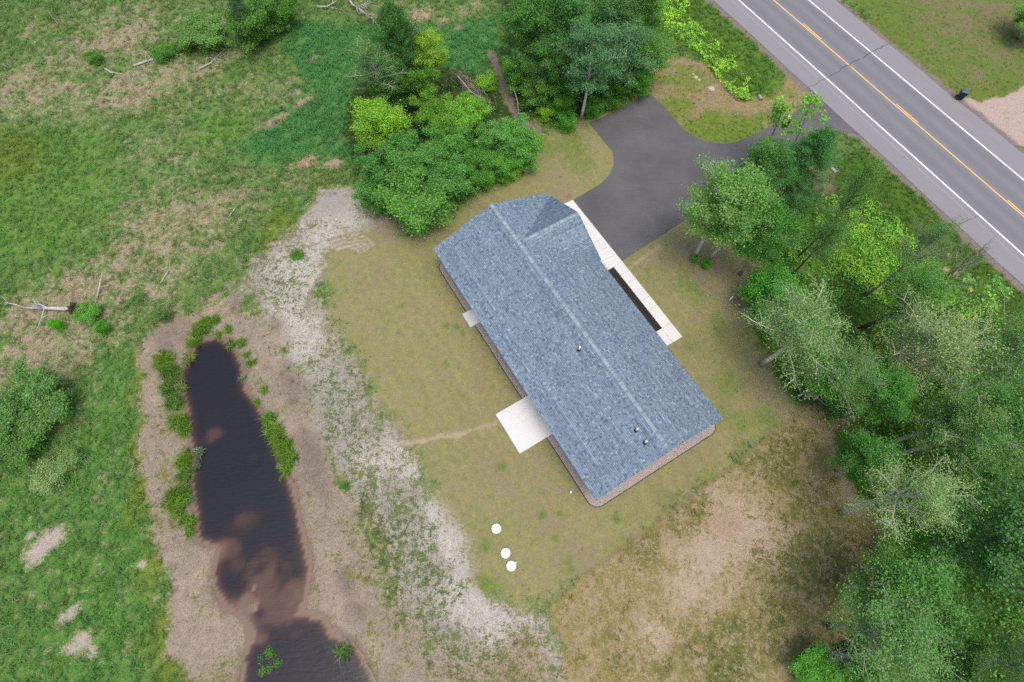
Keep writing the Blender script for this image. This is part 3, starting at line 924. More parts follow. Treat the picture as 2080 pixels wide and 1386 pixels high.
# planting bed of dark mulch
def mulch_material():
    m, nt, b, _ = new_mat('dark_mulch')
    co = objco(nt)
    v = nd(nt, 'ShaderNodeTexVoronoi'); v.inputs['Scale'].default_value = 22
    mp = nd(nt, 'ShaderNodeMapping'); mp.inputs['Scale'].default_value = (1, 2.2, 1); mp.inputs['Rotation'].default_value = (0, 0, .6)
    nt.links.new(co, mp.inputs[0]); nt.links.new(mp.outputs[0], v.inputs['Vector'])
    sep = nd(nt, 'ShaderNodeSeparateColor'); nt.links.new(v.outputs['Color'], sep.inputs[0])
    c = mixc(nt, sep.outputs[0], (.012, .011, .010), (.05, .046, .042))
    nt.links.new(c, b.inputs['Base Color']); bump(nt, b, v.outputs['Distance'], 1.0, .04)
    return m
structure(link('mulch_bed', sheet('mulch_bed', [(-16.46, wv1 + .03), (-9.36, wv1 + .03), (-9.36, 13.61), (-16.46, 13.61)], .06, mulch_material()), loc=(HO[0], HO[1], 0), rz=TH_H), 'long black mulch bed between house and front walk')

# --- walls, doors and windows
M_SIDE = None
def siding_material():
    m, nt, b, _ = new_mat('lap_siding')
    co = objco(nt); sx = nd(nt, 'ShaderNodeSeparateXYZ'); nt.links.new(co, sx.inputs[0])
    fr = val(nt, 'FRACT', val(nt, 'MULTIPLY', sx.outputs['Z'], 7.0))
    nt.links.new(mixc(nt, noise(nt, co, 3, 3), (.36, .38, .41), (.40, .42, .45)), b.inputs['Base Color'])
    bump(nt, b, fr, .6, .02); b.inputs['Roughness'].default_value = .6
    return m
M_SIDE = siding_material()
M_TRIM = simple('white_trim', (.74, .74, .75), .5, .04)
M_GLASS = simple('window_glass', (.04, .05, .06), .06, .05, spec=.8)
mb = MB()
zt = ZE - .1
pk = (ZR - ZE) / (VM - V0)
za0, zb0 = ZE + (wv0 - V0) * pk - .16, ZR - .16
mb.quad([(wu0, wv0, 0), (wu0, wv0, za0), (wu0, VM, zb0), (wu0, wv1, za0), (wu0, wv1, 0)][::1])
mb.quad([(wu3, wv0, 0), (wu3, wv1, 0), (wu3, wv1, za0), (wu3, VM, zb0), (wu3, wv0, za0)])
mb.quad([(wu0, wv0, 0), (wu3, wv0, 0), (wu3, wv0, za0), (wu0, wv0, za0)])
mb.quad([(wu3, wv1, 0), (wu0, wv1, 0), (wu0, wv1, za0), (wu3, wv1, za0)])
mb.quad([(wu0 + .1, wv1 + .004, za0 - .02), (UP, wv1 + .004, ZP - .2), (UK - .3, wv1 + .004, za0 - .02)])
link('wall', mb.mesh('wall', M_SIDE), house)


def opening(name, u, v, z0, w, h, side, panes=1):
    """window or door let into a long wall; side -1 back, +1 front"""
    f = MB(); t = .07; d = .05 * side
    y0, y1 = sorted((v, v + d))
    f.box(u - w / 2 - t, u + w / 2 + t, y0, y1, z0 + h, z0 + h + t); f.box(u - w / 2 - t, u - w / 2, y0, y1, z0, z0 + h)
    f.box(u + w / 2, u + w / 2 + t, y0, y1, z0, z0 + h); f.box(u - w / 2 - t, u + w / 2 + t, y0, y1, z0 - t, z0)
    o = link(name, f.mesh(name, M_TRIM), house)
    for k in range(panes):
        p = MB(); a = u - w / 2 + w * k / panes; p.box(a + .02, a + w / panes - .02, *sorted((v + .005 * side, v + .02 * side)), z0 + .02, z0 + h - .02)
        link('pane', p.mesh('pane', M_GLASS if name in ('window', 'patio_door') else M_TRIM), o)
    return o


for u in (-22.2, -15.2, -13.0, -4.0): opening('window', u, wv0, .95, 1.2, 1.1, -1, 2)
opening('patio_door', -8.2, wv0, .12, 1.8, 2.0, -1, 2)
opening('door', -18.6, wv0, .12, .9, 2.0, -1, 1)
for u in (-15.0, -12.6, -5.2, -2.8): opening('window', u, wv1, .95, 1.4, 1.2, 1, 2)
opening('door', -8.6, wv1, .12, .95, 2.0, 1, 1)
for u in (-22.6, -18.5): opening('garage_door', u, wv1, .1, 2.7, 2.1, 1, 4)

# --- roof
def shingle_material():
    m, nt, b, _ = new_mat('asphalt_shingle')
    a = nd(nt, 'ShaderNodeAttribute', attribute_name='tint')
    co = objco(nt)
    f = val(nt, 'MULTIPLY_ADD', noise(nt, co, 60, 2, .7), .3, .85)
    blot = val(nt, 'MULTIPLY_ADD', noise(nt, co, .5, 4, .6), .24, .88)
    f = val(nt, 'MULTIPLY', f, blot)
    cm = nd(nt, 'ShaderNodeCombineColor')
    for i in range(3): nt.links.new(f, cm.inputs[i])
    nt.links.new(mixc(nt, 1.0, a.outputs['Color'], cm.outputs[0], 'MULTIPLY'), b.inputs['Base Color'])
    b.inputs['Roughness'].default_value = .9
    return m


M_SHING = shingle_material()
M_DECK = simple('roof_deck', alb(110, 130, 155), .9, .1)
roof_mb = MB()
TH = .16
def plate(P, mat=0):
    """roof slab of thickness TH under the outline P (counter-clockwise seen from above)"""
    lo = [(x, y, z - TH) for x, y, z in P]
    roof_mb.quad(P, mat); roof_mb.quad(lo[::-1], 1)
    for i in range(len(P)):
        j = (i + 1) % len(P); roof_mb.quad([lo[i], lo[j], P[j], P[i]], 1)
plate([(U0, V0, ZE), (U3, V0, ZE), (U3, VM, ZR), (U0, VM, ZR)])
plate([(U0, VM, ZR), (U3, VM, ZR), (U3, V1, ZE), (U0, V1, ZE)])
kc = (ZP - ZE) / (UK - UP)
UG0 = UP - (UK - UP)
plate([(UP, VM + .5, ZP), (UP, VP, ZP), (UG0 + .05, VP, ZE + .02), (UG0 + .05, V1 - .05, ZE + .02)])
plate([(UP, VM + .5, ZP), (UK, V1 - .05, ZE + .02), (UK, VP, ZE + .02), (UP, VP, ZP)])
roof = link('roof', roof_mb.mesh('roof', [M_DECK, M_TRIM]), house)
roof['label'] = 'blue grey asphalt shingle gable roof with a cross gable over the garage'
TONES = [alb(162, 183, 202), alb(153, 174, 194), alb(144, 165, 186), alb(132, 154, 176), alb(158, 179, 198), alb(186, 204, 218), alb(118, 140, 163), alb(160, 182, 197)]
TW = np.array([.18, .2, .18, .12, .15, .06, .05, .06])
SV, SF, ST = [], [], []
rs = np.random.default_rng(12)
EXPO = .143


def shingles(p0, along, down, nrm, length, slope, keep=None):
    p0, along, down, nrm = map(np.array, (p0, along, down, nrm))
    n = int(math.ceil(slope / EXPO))
    for j in range(n):
        s1 = slope - j * EXPO + .012 * (j == 0); s0 = max(s1 - EXPO - .03, 0)
        x = -rs.random() * .3
        row = 1 + .07 * rs.normal()
        while x < length:
            w = rs.choice([.08, .1, .13, .16, .2]) * (0.9 + .2 * rs.random())
            a, b = max(x, 0), min(x + w, length); x += w
            if b - a < .01: continue
            if keep is not None and not keep(a, b, s0, s1): continue
            up = .016 + .006 * rs.integers(0, 2)
            lo, hi = s1, s0
            i = len(SV)
            SV.extend([p0 + along * a + down * hi + nrm * .006, p0 + along * b + down * hi + nrm * .006, p0 + along * b + down * lo + nrm * up, p0 + along * a + down * lo + nrm * up,
                       p0 + along * a + down * lo, p0 + along * b + down * lo])
            SF.extend([(i, i + 1, i + 2, i + 3), (i + 3, i + 2, i + 5, i + 4)])
            t = TONES[rs.choice(8, p=TW)] * (.95 + .1 * rs.random()) * row
            ST.extend([t] * 6)


sl = math.hypot(VM - V0, ZR - ZE); cy, sz = (VM - V0) / sl, (ZR - ZE) / sl
shingles((U3, VM, ZR), (-1, 0, 0), (0, -cy, -sz), (0, -sz, cy), U3 - U0, sl)
shingles((U0, VM, ZR), (1, 0, 0), (0, cy, -sz), (0, sz, cy), U3 - U0, sl,
         keep=lambda a, b, s0, s1: (ZR - (s0 + s1) / 2 * sz) > ZP - abs(U0 + (a + b) / 2 - UP) * kc - .06)
slc = math.hypot(UK - UP, ZP - ZE); cx, sc_ = (UK - UP) / slc, (ZP - ZE) / slc
above = lambda v, z: z > ZR - (v - VM) * (ZR - ZE) / (VM - V0) - .10
shingles((UP, VM + .4, ZP), (0, 1, 0), (-cx, 0, -sc_), (-sc_, 0, cx), VP - VM - .4, slc, keep=lambda a, b, s0, s1: above(VM + .4 + (a + b) / 2, ZP - (s0 + s1) / 2 * sc_))
shingles((UP, VP, ZP), (0, -1, 0), (cx, 0, -sc_), (sc_, 0, cx), VP - VM - .4, slc, keep=lambda a, b, s0, s1: above(VP - (a + b) / 2, ZP - (s0 + s1) / 2 * sc_))
o = link('shingles', mesh_np('shingles', np.array(SV), np.array(SF), [M_SHING], dict(tint=np.array(ST))), roof)
stuff(o, 'mottled blue grey asphalt shingle courses')
# ridge caps, one by one
def cap_mesh(k, pitch_run, tone):
    mb = MB(); h, L = .15, .165
    dz = h * k
    for s in (-1, 1):
        P = [(0, 0, .034), (L, 0, .022), (L, s * h, .022 - dz), (0, s * h, .034 - dz)]
        if s < 0: P = P[::-1]
        mb.quad(P)
        mb.quad([(0, 0, .034), (0, s * h, .034 - dz), (0, s * h, .010 - dz), (0, 0, .010)])
    me = mb.mesh('ridge_cap', M_SHING)
    a_ = me.attributes.new('tint', 'FLOAT_COLOR', 'POINT')
    a_.data.foreach_set('color', np.tile(np.append(tone, 1.0), len(me.vertices)))
    return me


k_main = (ZR - ZE) / (VM - V0)
caps = [cap_mesh(k_main, 1, alb(160, 180, 192) * t) for t in (.78, .95, 1.08, 1.2)]
n = int((U3 - U0) / EXPO)
for i in range(n):
    link('ridge_cap', caps[rs.integers(0, 4)], roof, (U0 + .01 + i * (U3 - U0 - .02) / n, VM, ZR))
caps2 = [cap_mesh(kc, 1, alb(160, 180, 192) * t) for t in (.78, .95, 1.08, 1.2)]
vs_ = VM + (ZR - ZP) / k_main + .05
n = int((VP - vs_) / EXPO)
for i in range(n):
    link('ridge_cap', caps2[rs.integers(0, 4)], roof, (UP, VP - i * (VP - vs_) / n, ZP), rz=R(-90))
# plumbing vents
for k, (px, py, h) in enumerate([(1176, 711, .55), (1292, 875, .5), (1310, 900, .5)]):
    # foot on the left slope: solve for the height of the roof under that sight line
    z = 4.3
    for _ in range(12):
        p = at(px, py, z) - HO
        v = p @ HV; z = ZR - abs(v - VM) * k_main
    u = p @ HU
    mb = MB(); mb.tubez((u, v), [(.07, z - .05), (.07, z + h), (.06, z + h + .012)], 12)
    vp = link('vent_pipe', mb.mesh('vent_pipe', M_WHITE), roof)
    vp['label'] = ['white plumbing vent pipe standing alone midway along the roof', 'white plumbing vent pipe, upper one of the pair near the gable end', 'white plumbing vent pipe, lower one of the pair near the gable end'][k]
    mb = MB(); mb.tubez((u, v), [(.16, z - .06), (.15, z + .02), (.075, z + .15), (.06, z + .18)], 14)
    link('flashing', mb.mesh('flashing', M_DARKP), roof)

# ------------------------------------------------------------------ small fixtures in the yard
def lid(px, py, label, latch_ang, fit=False):
    p = at(px, py, .15)
    e = thing(link('septic_lid', None, loc=(p[0], p[1], 0), rz=R(latch_ang)), label, 'septic lid', 'round white septic lids on the lawn')
    mb = MB(); mb.tubez((0, 0), [(.31, -.05), (.31, .1)], 32); link('riser', mb.mesh('riser', M_WHITE), e)
    mb = MB(); mb.tubez((0, 0), [(.345, .1), (.35, .12), (.34, .14), (.27, .15), (.26, .158), (.02, .165)], 36); link('cover', mb.mesh('cover', M_WHITE), e)
    mb = MB(); mb.tube([(.16, -.05, .163), (.2, 0, .19), (.16, .05, .163)], .012, 6); mb.tubez((.19, .09), [(.03, .15), (.028, .175)], 10)
    link('latch', mb.mesh('latch', M_GREYP), e)
    for k in range(4):
        a = R(45 + 90 * k); mb = MB(); mb.tubez((.305 * math.cos(a), .305 * math.sin(a)), [(.014, .14), (.012, .155)], 8); link('bolt', mb.mesh('bolt', M_STEEL), e)
    return e


lid(1008, 1074, 'round white septic lid set apart, nearest the patio', -30)
lid(1027, 1124, 'round white septic lid, middle of the three', -40)
lid(1038.5, 1150, 'round white septic lid with grey fittings at its rim', 0)
p = at(1049, 1147, .1)
e = thing(link('pipe_fitting', None, loc=(p[0], p[1], 0)), 'grey plastic pipe fittings beside the lowest septic lid', 'fitting')
for k, (x, y) in enumerate([(-.02, .12), (.06, -.08), (-.06, -.02), (.03, .03)]):
    mb = MB(); mb.tubez((x, y), [(.05, -.03), (.05, .17), (.065, .17), (.065, .22)], 10); link('pipe_stub', mb.mesh('pipe_stub', M_GREYP if k % 2 else M_WHITE), e)
p = at(1159, 1001)
mb = MB(); mb.tubez((0, 0), [(.06, -.03), (.06, .2), (.075, .2), (.075, .27), (.05, .29)], 14)
thing(link('cleanout_pipe', mb.mesh('cleanout_pipe', M_WHITE), loc=(p[0], p[1], 0)), 'short white pipe with cap standing in the lawn beside the stone border corner', 'pipe')
p = at(1482, 610)
mb = MB(); mb.tube([(0, 0, -.05), (0, 0, .38), (.03, .02, .44), (.12, .1, .44), (.15, .12, .36)], .06, 10)
thing(link('vent_stand', mb.mesh('vent_stand', M_WHITE), loc=(p[0], p[1], 0)), 'white bent pipe standing in the lawn in front of the woods', 'pipe')
# --- wheeled bins
def bin_(px, py, rz, col, lidcol, name, label, bag=False):
    p = at(px, py)
    mt = simple(name + '_body', col, .45, .08, 4); ml = simple(name + '_lid', lidcol, .35, .05, 4, spec=.5)
    e = thing(link('wheeled_bin', None, loc=(p[0], p[1], max(gz(*p), 0))), label, 'trash bin', 'wheeled bins by the road')
    e.rotation_euler = (0, 0, R(rz))
    mb = MB(); b4 = [(-.22, -.25), (.22, -.25), (.22, .22), (-.22, .22)]; t4 = [(-.3, -.33), (.3, -.33), (.3, .32), (-.3, .32)]
    B = [(x, y, .05) for x, y in b4]; T = [(x, y, .98) for x, y in t4]
    mb.quad(B[::-1]); mb.quad(T)
    for i in range(4): mb.quad([B[i], B[(i + 1) % 4], T[(i + 1) % 4], T[i]])
    link('body', mb.mesh('body', mt), e)
    mb = MB(); mb.box(-.33, .33, -.38, .36, .985, 1.03); mb.box(-.31, .31, -.35, .33, 1.031, 1.09, top=.8)
    link('lid', mb.mesh('lid', ml), e)
    mb = MB(); mb.tube([(-.27, .37, .9), (-.27, .43, .95), (.27, .43, .95), (.27, .37, .9)], .018, 6); link('handle', mb.mesh('handle', mt), e)
    for s in (-1, 1):
        mb = MB(); mb.tube([(s * .2, .27, .13), (s * .27, .27, .13)], .13, 14); link('wheel', mb.mesh('wheel', M_DARKP), e)
    mb = MB(); mb.tube([(-.24, .27, .13), (.24, .27, .13)], .015, 6); link('axle', mb.mesh('axle', M_STEEL), e)
    if bag:
        mb = MB(); mb.tubez((.05, .0), [(.1, 1.09), (.2, 1.13), (.22, 1.22), (.15, 1.3), (.04, 1.36)], 9)
        b = link('trash_bag', mb.mesh('trash_bag', M_WHITE, True), loc=(p[0], p[1], e.location.z), rz=R(rz))
        thing(b, 'small white bag lying on the lid of the black bin', 'bag')
    return e


bin_(1947, 201, 70, alb(40, 66, 66), alb(90, 118, 128), 'green_bin', 'dark green wheeled bin at the far road edge beside the gravel drive')
bin_(1592, 257, 20, (.012, .014, .018), (.02, .022, .026), 'black_bin', 'black wheeled bin on the driveway under the pine branches', True)


# --- culvert ends and stones in the ditch
def culvert(px, py, rz, label):
    p = at(px, py)
    mb = MB()
    for i in range(8):
        mb.tube([(i * .11, 0, .08), (i * .11 + .055, 0, .08), (i * .11 + .11, 0, .08)], [.2, .215, .2], 16, cap=False)
    mb.quad([(-.02, -.19, .0), (-.5, -.38, -.02), (-.5, .38, -.02), (-.02, .19, .0)])
    for s in (-1, 1): mb.quad([(-.02, s * .19, 0), (-.5, s * .38, -.02), (-.5, s * .38, .05), (-.02, s * .2, .2)])
    thing(link('culvert_pipe', mb.mesh('culvert_pipe', M_STEEL), loc=(p[0], p[1], gz(*p)), rz=R(rz), scale=(.7, .8, .8)), label, 'culvert', 'driveway culvert ends')


culvert(1541, 196, -75, 'pale metal culvert end in the bare ditch above the driveway')
culvert(1697, 352, 120, 'pale metal culvert end beside the pine below the driveway')


def stone(px, py, r, label, col=alb(222, 206, 192), sq=.6):
    p = at(px, py)
    rg = np.random.default_rng(int(px * 7 + py))
    mb = MB(); n, m_ = 9, 5; prof = []
    for i in range(m_):
        t = (i / (m_ - 1)) * math.pi * .5
        prof.append((r * math.cos(t) * (.9 + .2 * rg.random()) + .01, r * sq * math.sin(t) - .03))
    mb.tubez((0, 0), prof, n)
    mb.v = [(x * (1 + .35 * rg.normal() * .4), y * (.75 + .3 * rg.random()), z) for x, y, z in mb.v]
    thing(link('stone', mb.mesh('stone', simple('stone_%d' % px, col, .9, .15, 9)), loc=(p[0], p[1], gz(*p)), rz=rg.random() * 6), label, 'stone', 'pale stones on the bare slope by the driveway')


stone(1413, 157, .28, 'small pale stone, upper left of the loose stones above the driveway')
stone(1420, 163, .18, 'smallest pale stone in the middle of the loose stones')
stone(1444, 181, .4, 'largest pale tan stone at the edge of the yellow green plants')
stone(1408, 151, .15, 'tiny pale stone topmost of the loose stones')

# ------------------------------------------------------------------ trees
def leaf_cloud(C, sig, per, size, aspect, rg, up=1.0, jit=.75, tint_c=.16, tint_l=.22, flat=.75, warm=.10):
    """leaves scattered round the twig ends C: quads with their own tilt, size and tint"""
    n = len(C) * per
    idx = np.repeat(np.arange(len(C)), per)
    sg = np.asarray(sig)[idx] if np.ndim(sig) else np.full(n, sig)
    off = rg.normal(size=(n, 3)) * sg[:, None]; off[:, 2] *= flat
    P = C[idx] + off
    nr = rg.normal(size=(n, 3)) * jit; nr[:, 2] += up
    nr /= np.linalg.norm(nr, axis=1)[:, None]
    t = rg.normal(size=(n, 3)); a = np.cross(nr, t); a /= np.linalg.norm(a, axis=1)[:, None] + 1e-9
    b = np.cross(nr, a)
    L = size * (.5 + 1.0 * rg.random(n) ** 1.3)[:, None]; Wd = L * aspect
    V = np.stack([P - a * L * .5, P + b * Wd * .5 + a * L * .05, P + a * L * .5, P - b * Wd * .5 + a * L * .05], 1).reshape(-1, 3)
    F = np.arange(4 * n).reshape(n, 4)
    tc = (1 + tint_c * rg.normal(size=len(C)))[idx] * (1 + tint_l * rg.normal(size=n))
    w = warm * rg.normal(size=n)
    T = np.stack([tc * (1 + w), tc, tc * (1 - w * .6)], 1).clip(.3, 2.0)
    return V, F, np.repeat(T, 4, 0)


def grow(seed, h, base, rad, limbs, subs, per, leaf, aspect, sig, rise=.45, trunk=.14, stems=1, lean=0.0, droop=0.0, shape='round', bare=0.0, twig_wood=True, tint_c=.16, up=1.0, jit=.75):
    rg = np.random.default_rng(seed)
    wood = MB(); C = []; S = []
    for st in range(stems):
        az0 = 2 * math.pi * (st + rg.random() * .6) / stems
        ln = lean * (.5 + .8 * rg.random()) if stems > 1 else lean
        hh = h * (1 if stems == 1 else .75 + .35 * rg.random())
        T = []
        kx, ky = rg.normal(size=2) * .02 * h
        for i in range(8):
            t = i / 7
            T.append(Vector((math.cos(az0) * ln * (t ** 1.15) + kx * math.sin(t * 4), math.sin(az0) * ln * (t ** 1.15) + ky * math.sin(t * 3.1), hh * t * .96)))
        tr = trunk if stems == 1 else trunk * .5
        wood.tube(T, [tr * (1.25 if i == 0 else 1.0) * (1 - .88 * i / 7) + .012 for i in range(8)], 7)
        nl = limbs if stems == 1 else max(3, limbs // stems)
        for k in range(nl):
            s = (k + rg.random() * .8) / nl
            t = base + (1 - base) * s * .98
            f = t * 7; i = min(int(f), 6); P = T[i].lerp(T[i + 1], f - i)
            if shape == 'round': prof = math.sqrt(max(.06, 1 - (2 * s - .82) ** 2 * .82))
            elif shape == 'cone': prof = (1 - s) * .95 + .08
            elif shape == 'dome': prof = max(.15, 1 - s * .75)
            else: prof = max(.2, 1 - abs(s - .65) * 1.2)
            Ln = rad * prof * (.75 + .45 * rg.random()) * (1 if stems == 1 else .62)
            az = 2.39996 * (k + st * 3) + rg.normal() * .35
            el = rise * (.6 + .8 * rg.random()) + .5 * s * (shape != 'cone')
            d = Vector((math.cos(az) * math.cos(el), math.sin(az) * math.cos(el), math.sin(el)))
            pts = [P]
            for q in range(1, 5):
                d2 = (d + Vector(rg.normal(size=3)) * .12 + Vector((0, 0, -droop * q * .25))).normalized()
                pts.append(pts[-1] + d2 * Ln / 4)
            r0 = tr * (1 - .8 * t) * .55 + .008
            wood.tube(pts, [r0 * (1 - .8 * q / 4) + .004 for q in range(5)], 5, cap=False)
            bareL = rg.random() < bare
            for j in range(subs):
                u = .25 + .75 * (j + rg.random()) / subs
                f = min(u * 4, 3.999); i = int(f); B = pts[i].lerp(pts[i + 1], f - i)
                e = Vector(rg.normal(size=3)); e.z = abs(e.z) * .5 + .1 - droop
                e = (e.normalized() * .9 + d * .5).normalized()
                sl_ = Ln * .34 * (.5 + .8 * rg.random()) * (1.2 - .5 * u)
                E_ = B + e * sl_
                if twig_wood: wood.tube([B, B.lerp(E_, .5) + Vector((0, 0, .04)), E_], [r0 * .35 + .004, r0 * .2 + .003, .004], 3, cap=False)
                if not bareL:
                    C.append(E_); S.append(sig)
                    C.append(B.lerp(E_, .45)); S.append(sig * .8)
            if not bareL:
                C.append(pts[-1]); S.append(sig)
    return wood, (np.array(C) if C else np.zeros((0, 3))), np.array(S), rg, per, leaf, aspect, tint_c, up, jit


PROTO = {}


def proto(key, n, **kw):
    L = []
    for i in range(n):
        wood, C, S, rg, per, leaf, asp, tc, up, jit = grow(seed=hash_(key) + i, **kw)
        wm = wood.mesh(key + '_trunk', M_BARK, smooth=True)
        cm = None
        if len(C):
            V, F_, T = leaf_cloud(C, S, per, leaf, asp, rg, up=up, jit=jit, tint_c=tc)
            V[:, 2] = np.maximum(V[:, 2], .04)
            cm = mesh_np(key + '_crown', V, F_, [M_LEAF], dict(tint=T))
        zc = (C[:, 2].mean() if len(C) else kw['h'] * .6)
        rr_ = np.percentile(np.hypot(C[:, 0], C[:, 1]), 92) + kw['sig'] if len(C) else kw['rad']
        L.append((wm, cm, zc, rr_))
    PROTO[key] = L


def hash_(s): return sum(ord(c) * (i + 3) for i, c in enumerate(s)) * 13 % 9973


proto('aspen', 3, h=9.5, base=.40, rad=2.5, limbs=34, subs=7, per=52, leaf=.10, aspect=.8, sig=.24, trunk=.13, tint_c=.1, jit=1.0)
proto('maple', 2, h=7.5, base=.25, rad=2.6, limbs=36, subs=7, per=52, leaf=.11, aspect=.85, sig=.25, trunk=.13, rise=.5, tint_c=.1, jit=1.0)
proto('birch', 3, h=10.5, base=.44, rad=2.9, limbs=34, subs=9, per=36, leaf=.075, aspect=.7, sig=.24, trunk=.14, rise=.75, droop=.18, bare=.05, tint_c=.1, jit=1.1)
proto('pale_birch', 2, h=10, base=.46, rad=3.0, limbs=30, subs=10, per=26, leaf=.07, aspect=.7, sig=.24, trunk=.15, rise=.8, droop=.1, bare=.18, tint_c=.1, jit=1.1)
proto('pine', 1, h=9.5, base=.2, rad=2.7, limbs=60, subs=7, per=42, leaf=.17, aspect=.14, sig=.17, trunk=.16, rise=.12, shape='cone', jit=1.2, tint_c=.12)
proto('alder', 3, h=3.6, base=.12, rad=2.4, limbs=48, subs=6, per=48, leaf=.09, aspect=.8, sig=.18, trunk=.12, stems=8, lean=1.5, rise=.5, shape='dome', tint_c=.12, jit=1.0)
proto('bush', 2, h=1.9, base=.05, rad=1.7, limbs=40, subs=5, per=34, leaf=.085, aspect=.75, sig=.18, trunk=.08, stems=9, lean=1.0, rise=.5, shape='dome', tint_c=.12, jit=1.0)
proto('sapling', 2, h=6.5, base=.45, rad=1.2, limbs=9, subs=2, per=16, leaf=.13, aspect=.7, sig=.13, trunk=.04, rise=.9)
proto('dead', 1, h=8.5, base=.3, rad=2.4, limbs=22, subs=7, per=1, leaf=.1, aspect=.7, sig=.2, trunk=.12, rise=.7, bare=1.0)

count = {}
LEAFK = 2.7       # leaves stand at all angles and shade each other


def tree(kind, name, px, py, zc, rpx, col, label, cat='tree', bark=(120, 112, 100), base=None, group=None, hs=1.0):
    L = PROTO[kind]
    i = count.get(kind, 0); count[kind] = i + 1
    wm, cm, z0, r0 = L[i % len(L)]
    if base is not None: p = at(*base)
    else: p = at(px, py, zc * 1.12)
    c_ = np.array(col, float)
    if 'birch' in kind: c_ = c_ * .86 + c_.mean() * .14
    c_ = c_ * 1.0; c_ = c_ + max(0.0, 130 - c_[1]) * .4 * np.array([.85, 1.0, .85])
    rm = .94 * rpx / px_per_m(px, py, zc)
    s = rm / r0
    e = link(name, None, loc=(p[0], p[1], gz(*p) - .03), rz=(i * 2.1 + px * .013) % 6.28)
    thing(e, label, cat, group)
    e.scale = (s, s, zc / z0 * hs)
    link('trunk', wm, e, color=np.clip(alb(*bark) * 1.7, 0, .8))
    if cm is not None: link('crown', cm, e, color=alb(*c_, LEAFK) * np.array([1.02, 1.0, .84]))
    return e


GV, TK, RW = 'trees of the grove above the driveway', 'shrubs of the thicket behind the house', 'trees of the woods right of the house'
W_ = (205, 200, 190); G_ = (150, 146, 138); D_ = (96, 88, 80)
BLU, MID, YEL, DRK, OLV, PAL = (80, 118, 84), (86, 124, 62), (118, 158, 56), (58, 94, 50), (118, 146, 92), (156, 168, 112)
# --- grove above the driveway
tree('aspen', 'aspen_tree', 1185, 125, 7.5, 62, BLU, 'blue green aspen with its pale trunk foot at the driveway corner', bark=W_, base=(1180, 240), group=GV)
tree('aspen', 'aspen_tree', 1278, 85, 6.2, 60, BLU, 'blue green aspen right of the one at the driveway corner', bark=G_, group=GV)
tree('aspen', 'aspen_tree', 1245, 15, 6.2, 60, (70, 110, 64), 'dark aspen at the photo top above the driveway turnaround', bark=G_, group=GV)
tree('maple', 'maple_tree', 1150, 25, 7, 66, (76, 120, 66), 'dense dark maple in the middle of the grove top', group=GV, bark=G_)
tree('maple', 'maple_tree', 1075, 35, 6.5, 62, (76, 118, 60), 'dense green maple at the left end of the grove top', group=GV, bark=D_)
tree('aspen', 'aspen_tree', 1325, 88, 4.4, 50, (92, 134, 66), 'lighter green aspen at the right end of the grove', bark=G_, group=GV)
tree('maple', 'maple_tree', 1310, 0, 6.5, 50, (92, 136, 66), 'light green maple at the top right end of the grove', bark=G_, group=GV)
tree('aspen', 'aspen_tree', 1110, 105, 5.2, 46, (74, 116, 58), 'mid green aspen between the dirt path and the blue green aspens', bark=G_, group=GV)
tree('alder', 'alder_shrub', 1050, 138, 2.4, 36, (104, 150, 70), 'light green leafy shrub right beside the dirt path', 'shrub', group=GV)
tree('alder', 'alder_shrub', 1095, 178, 2.2, 40, (88, 128, 60), 'arching green shrub below the light one by the dirt path', 'shrub', group=GV)
tree('alder', 'alder_shrub', 1140, 190, 2.0, 40, (78, 124, 54), 'green shrub left of the pale trunk at the driveway corner', 'shrub', group=GV)
tree('alder', 'alder_shrub', 1255, 165, 2.2, 40, (72, 118, 52), 'dark green shrub below the right blue green aspen', 'shrub', group=GV)
tree('alder', 'alder_shrub', 1295, 160, 1.9, 34, (82, 132, 56), 'green shrub at the lower right corner of the grove', 'shrub', group=GV)
tree('bush', 'low_bush', 1150, 240, .9, 26, (84, 140, 56), 'low bush by the grove edge left of the driveway corner', 'bush', group=GV)
tree('bush', 'low_bush', 1205, 215, .9, 26, (78, 132, 52), 'low bush right of the pale trunk at the driveway corner', 'bush', group=GV)
tree('bush', 'low_bush', 1110, 222, .9, 24, (128, 166, 60), 'yellow green ferny bush at the lower tip of the grove', 'bush', group=GV)
tree('bush', 'low_bush', 1245, 200, .9, 24, (80, 130, 54), 'low bush above the middle of the driveway spur edge', 'bush', group=GV)
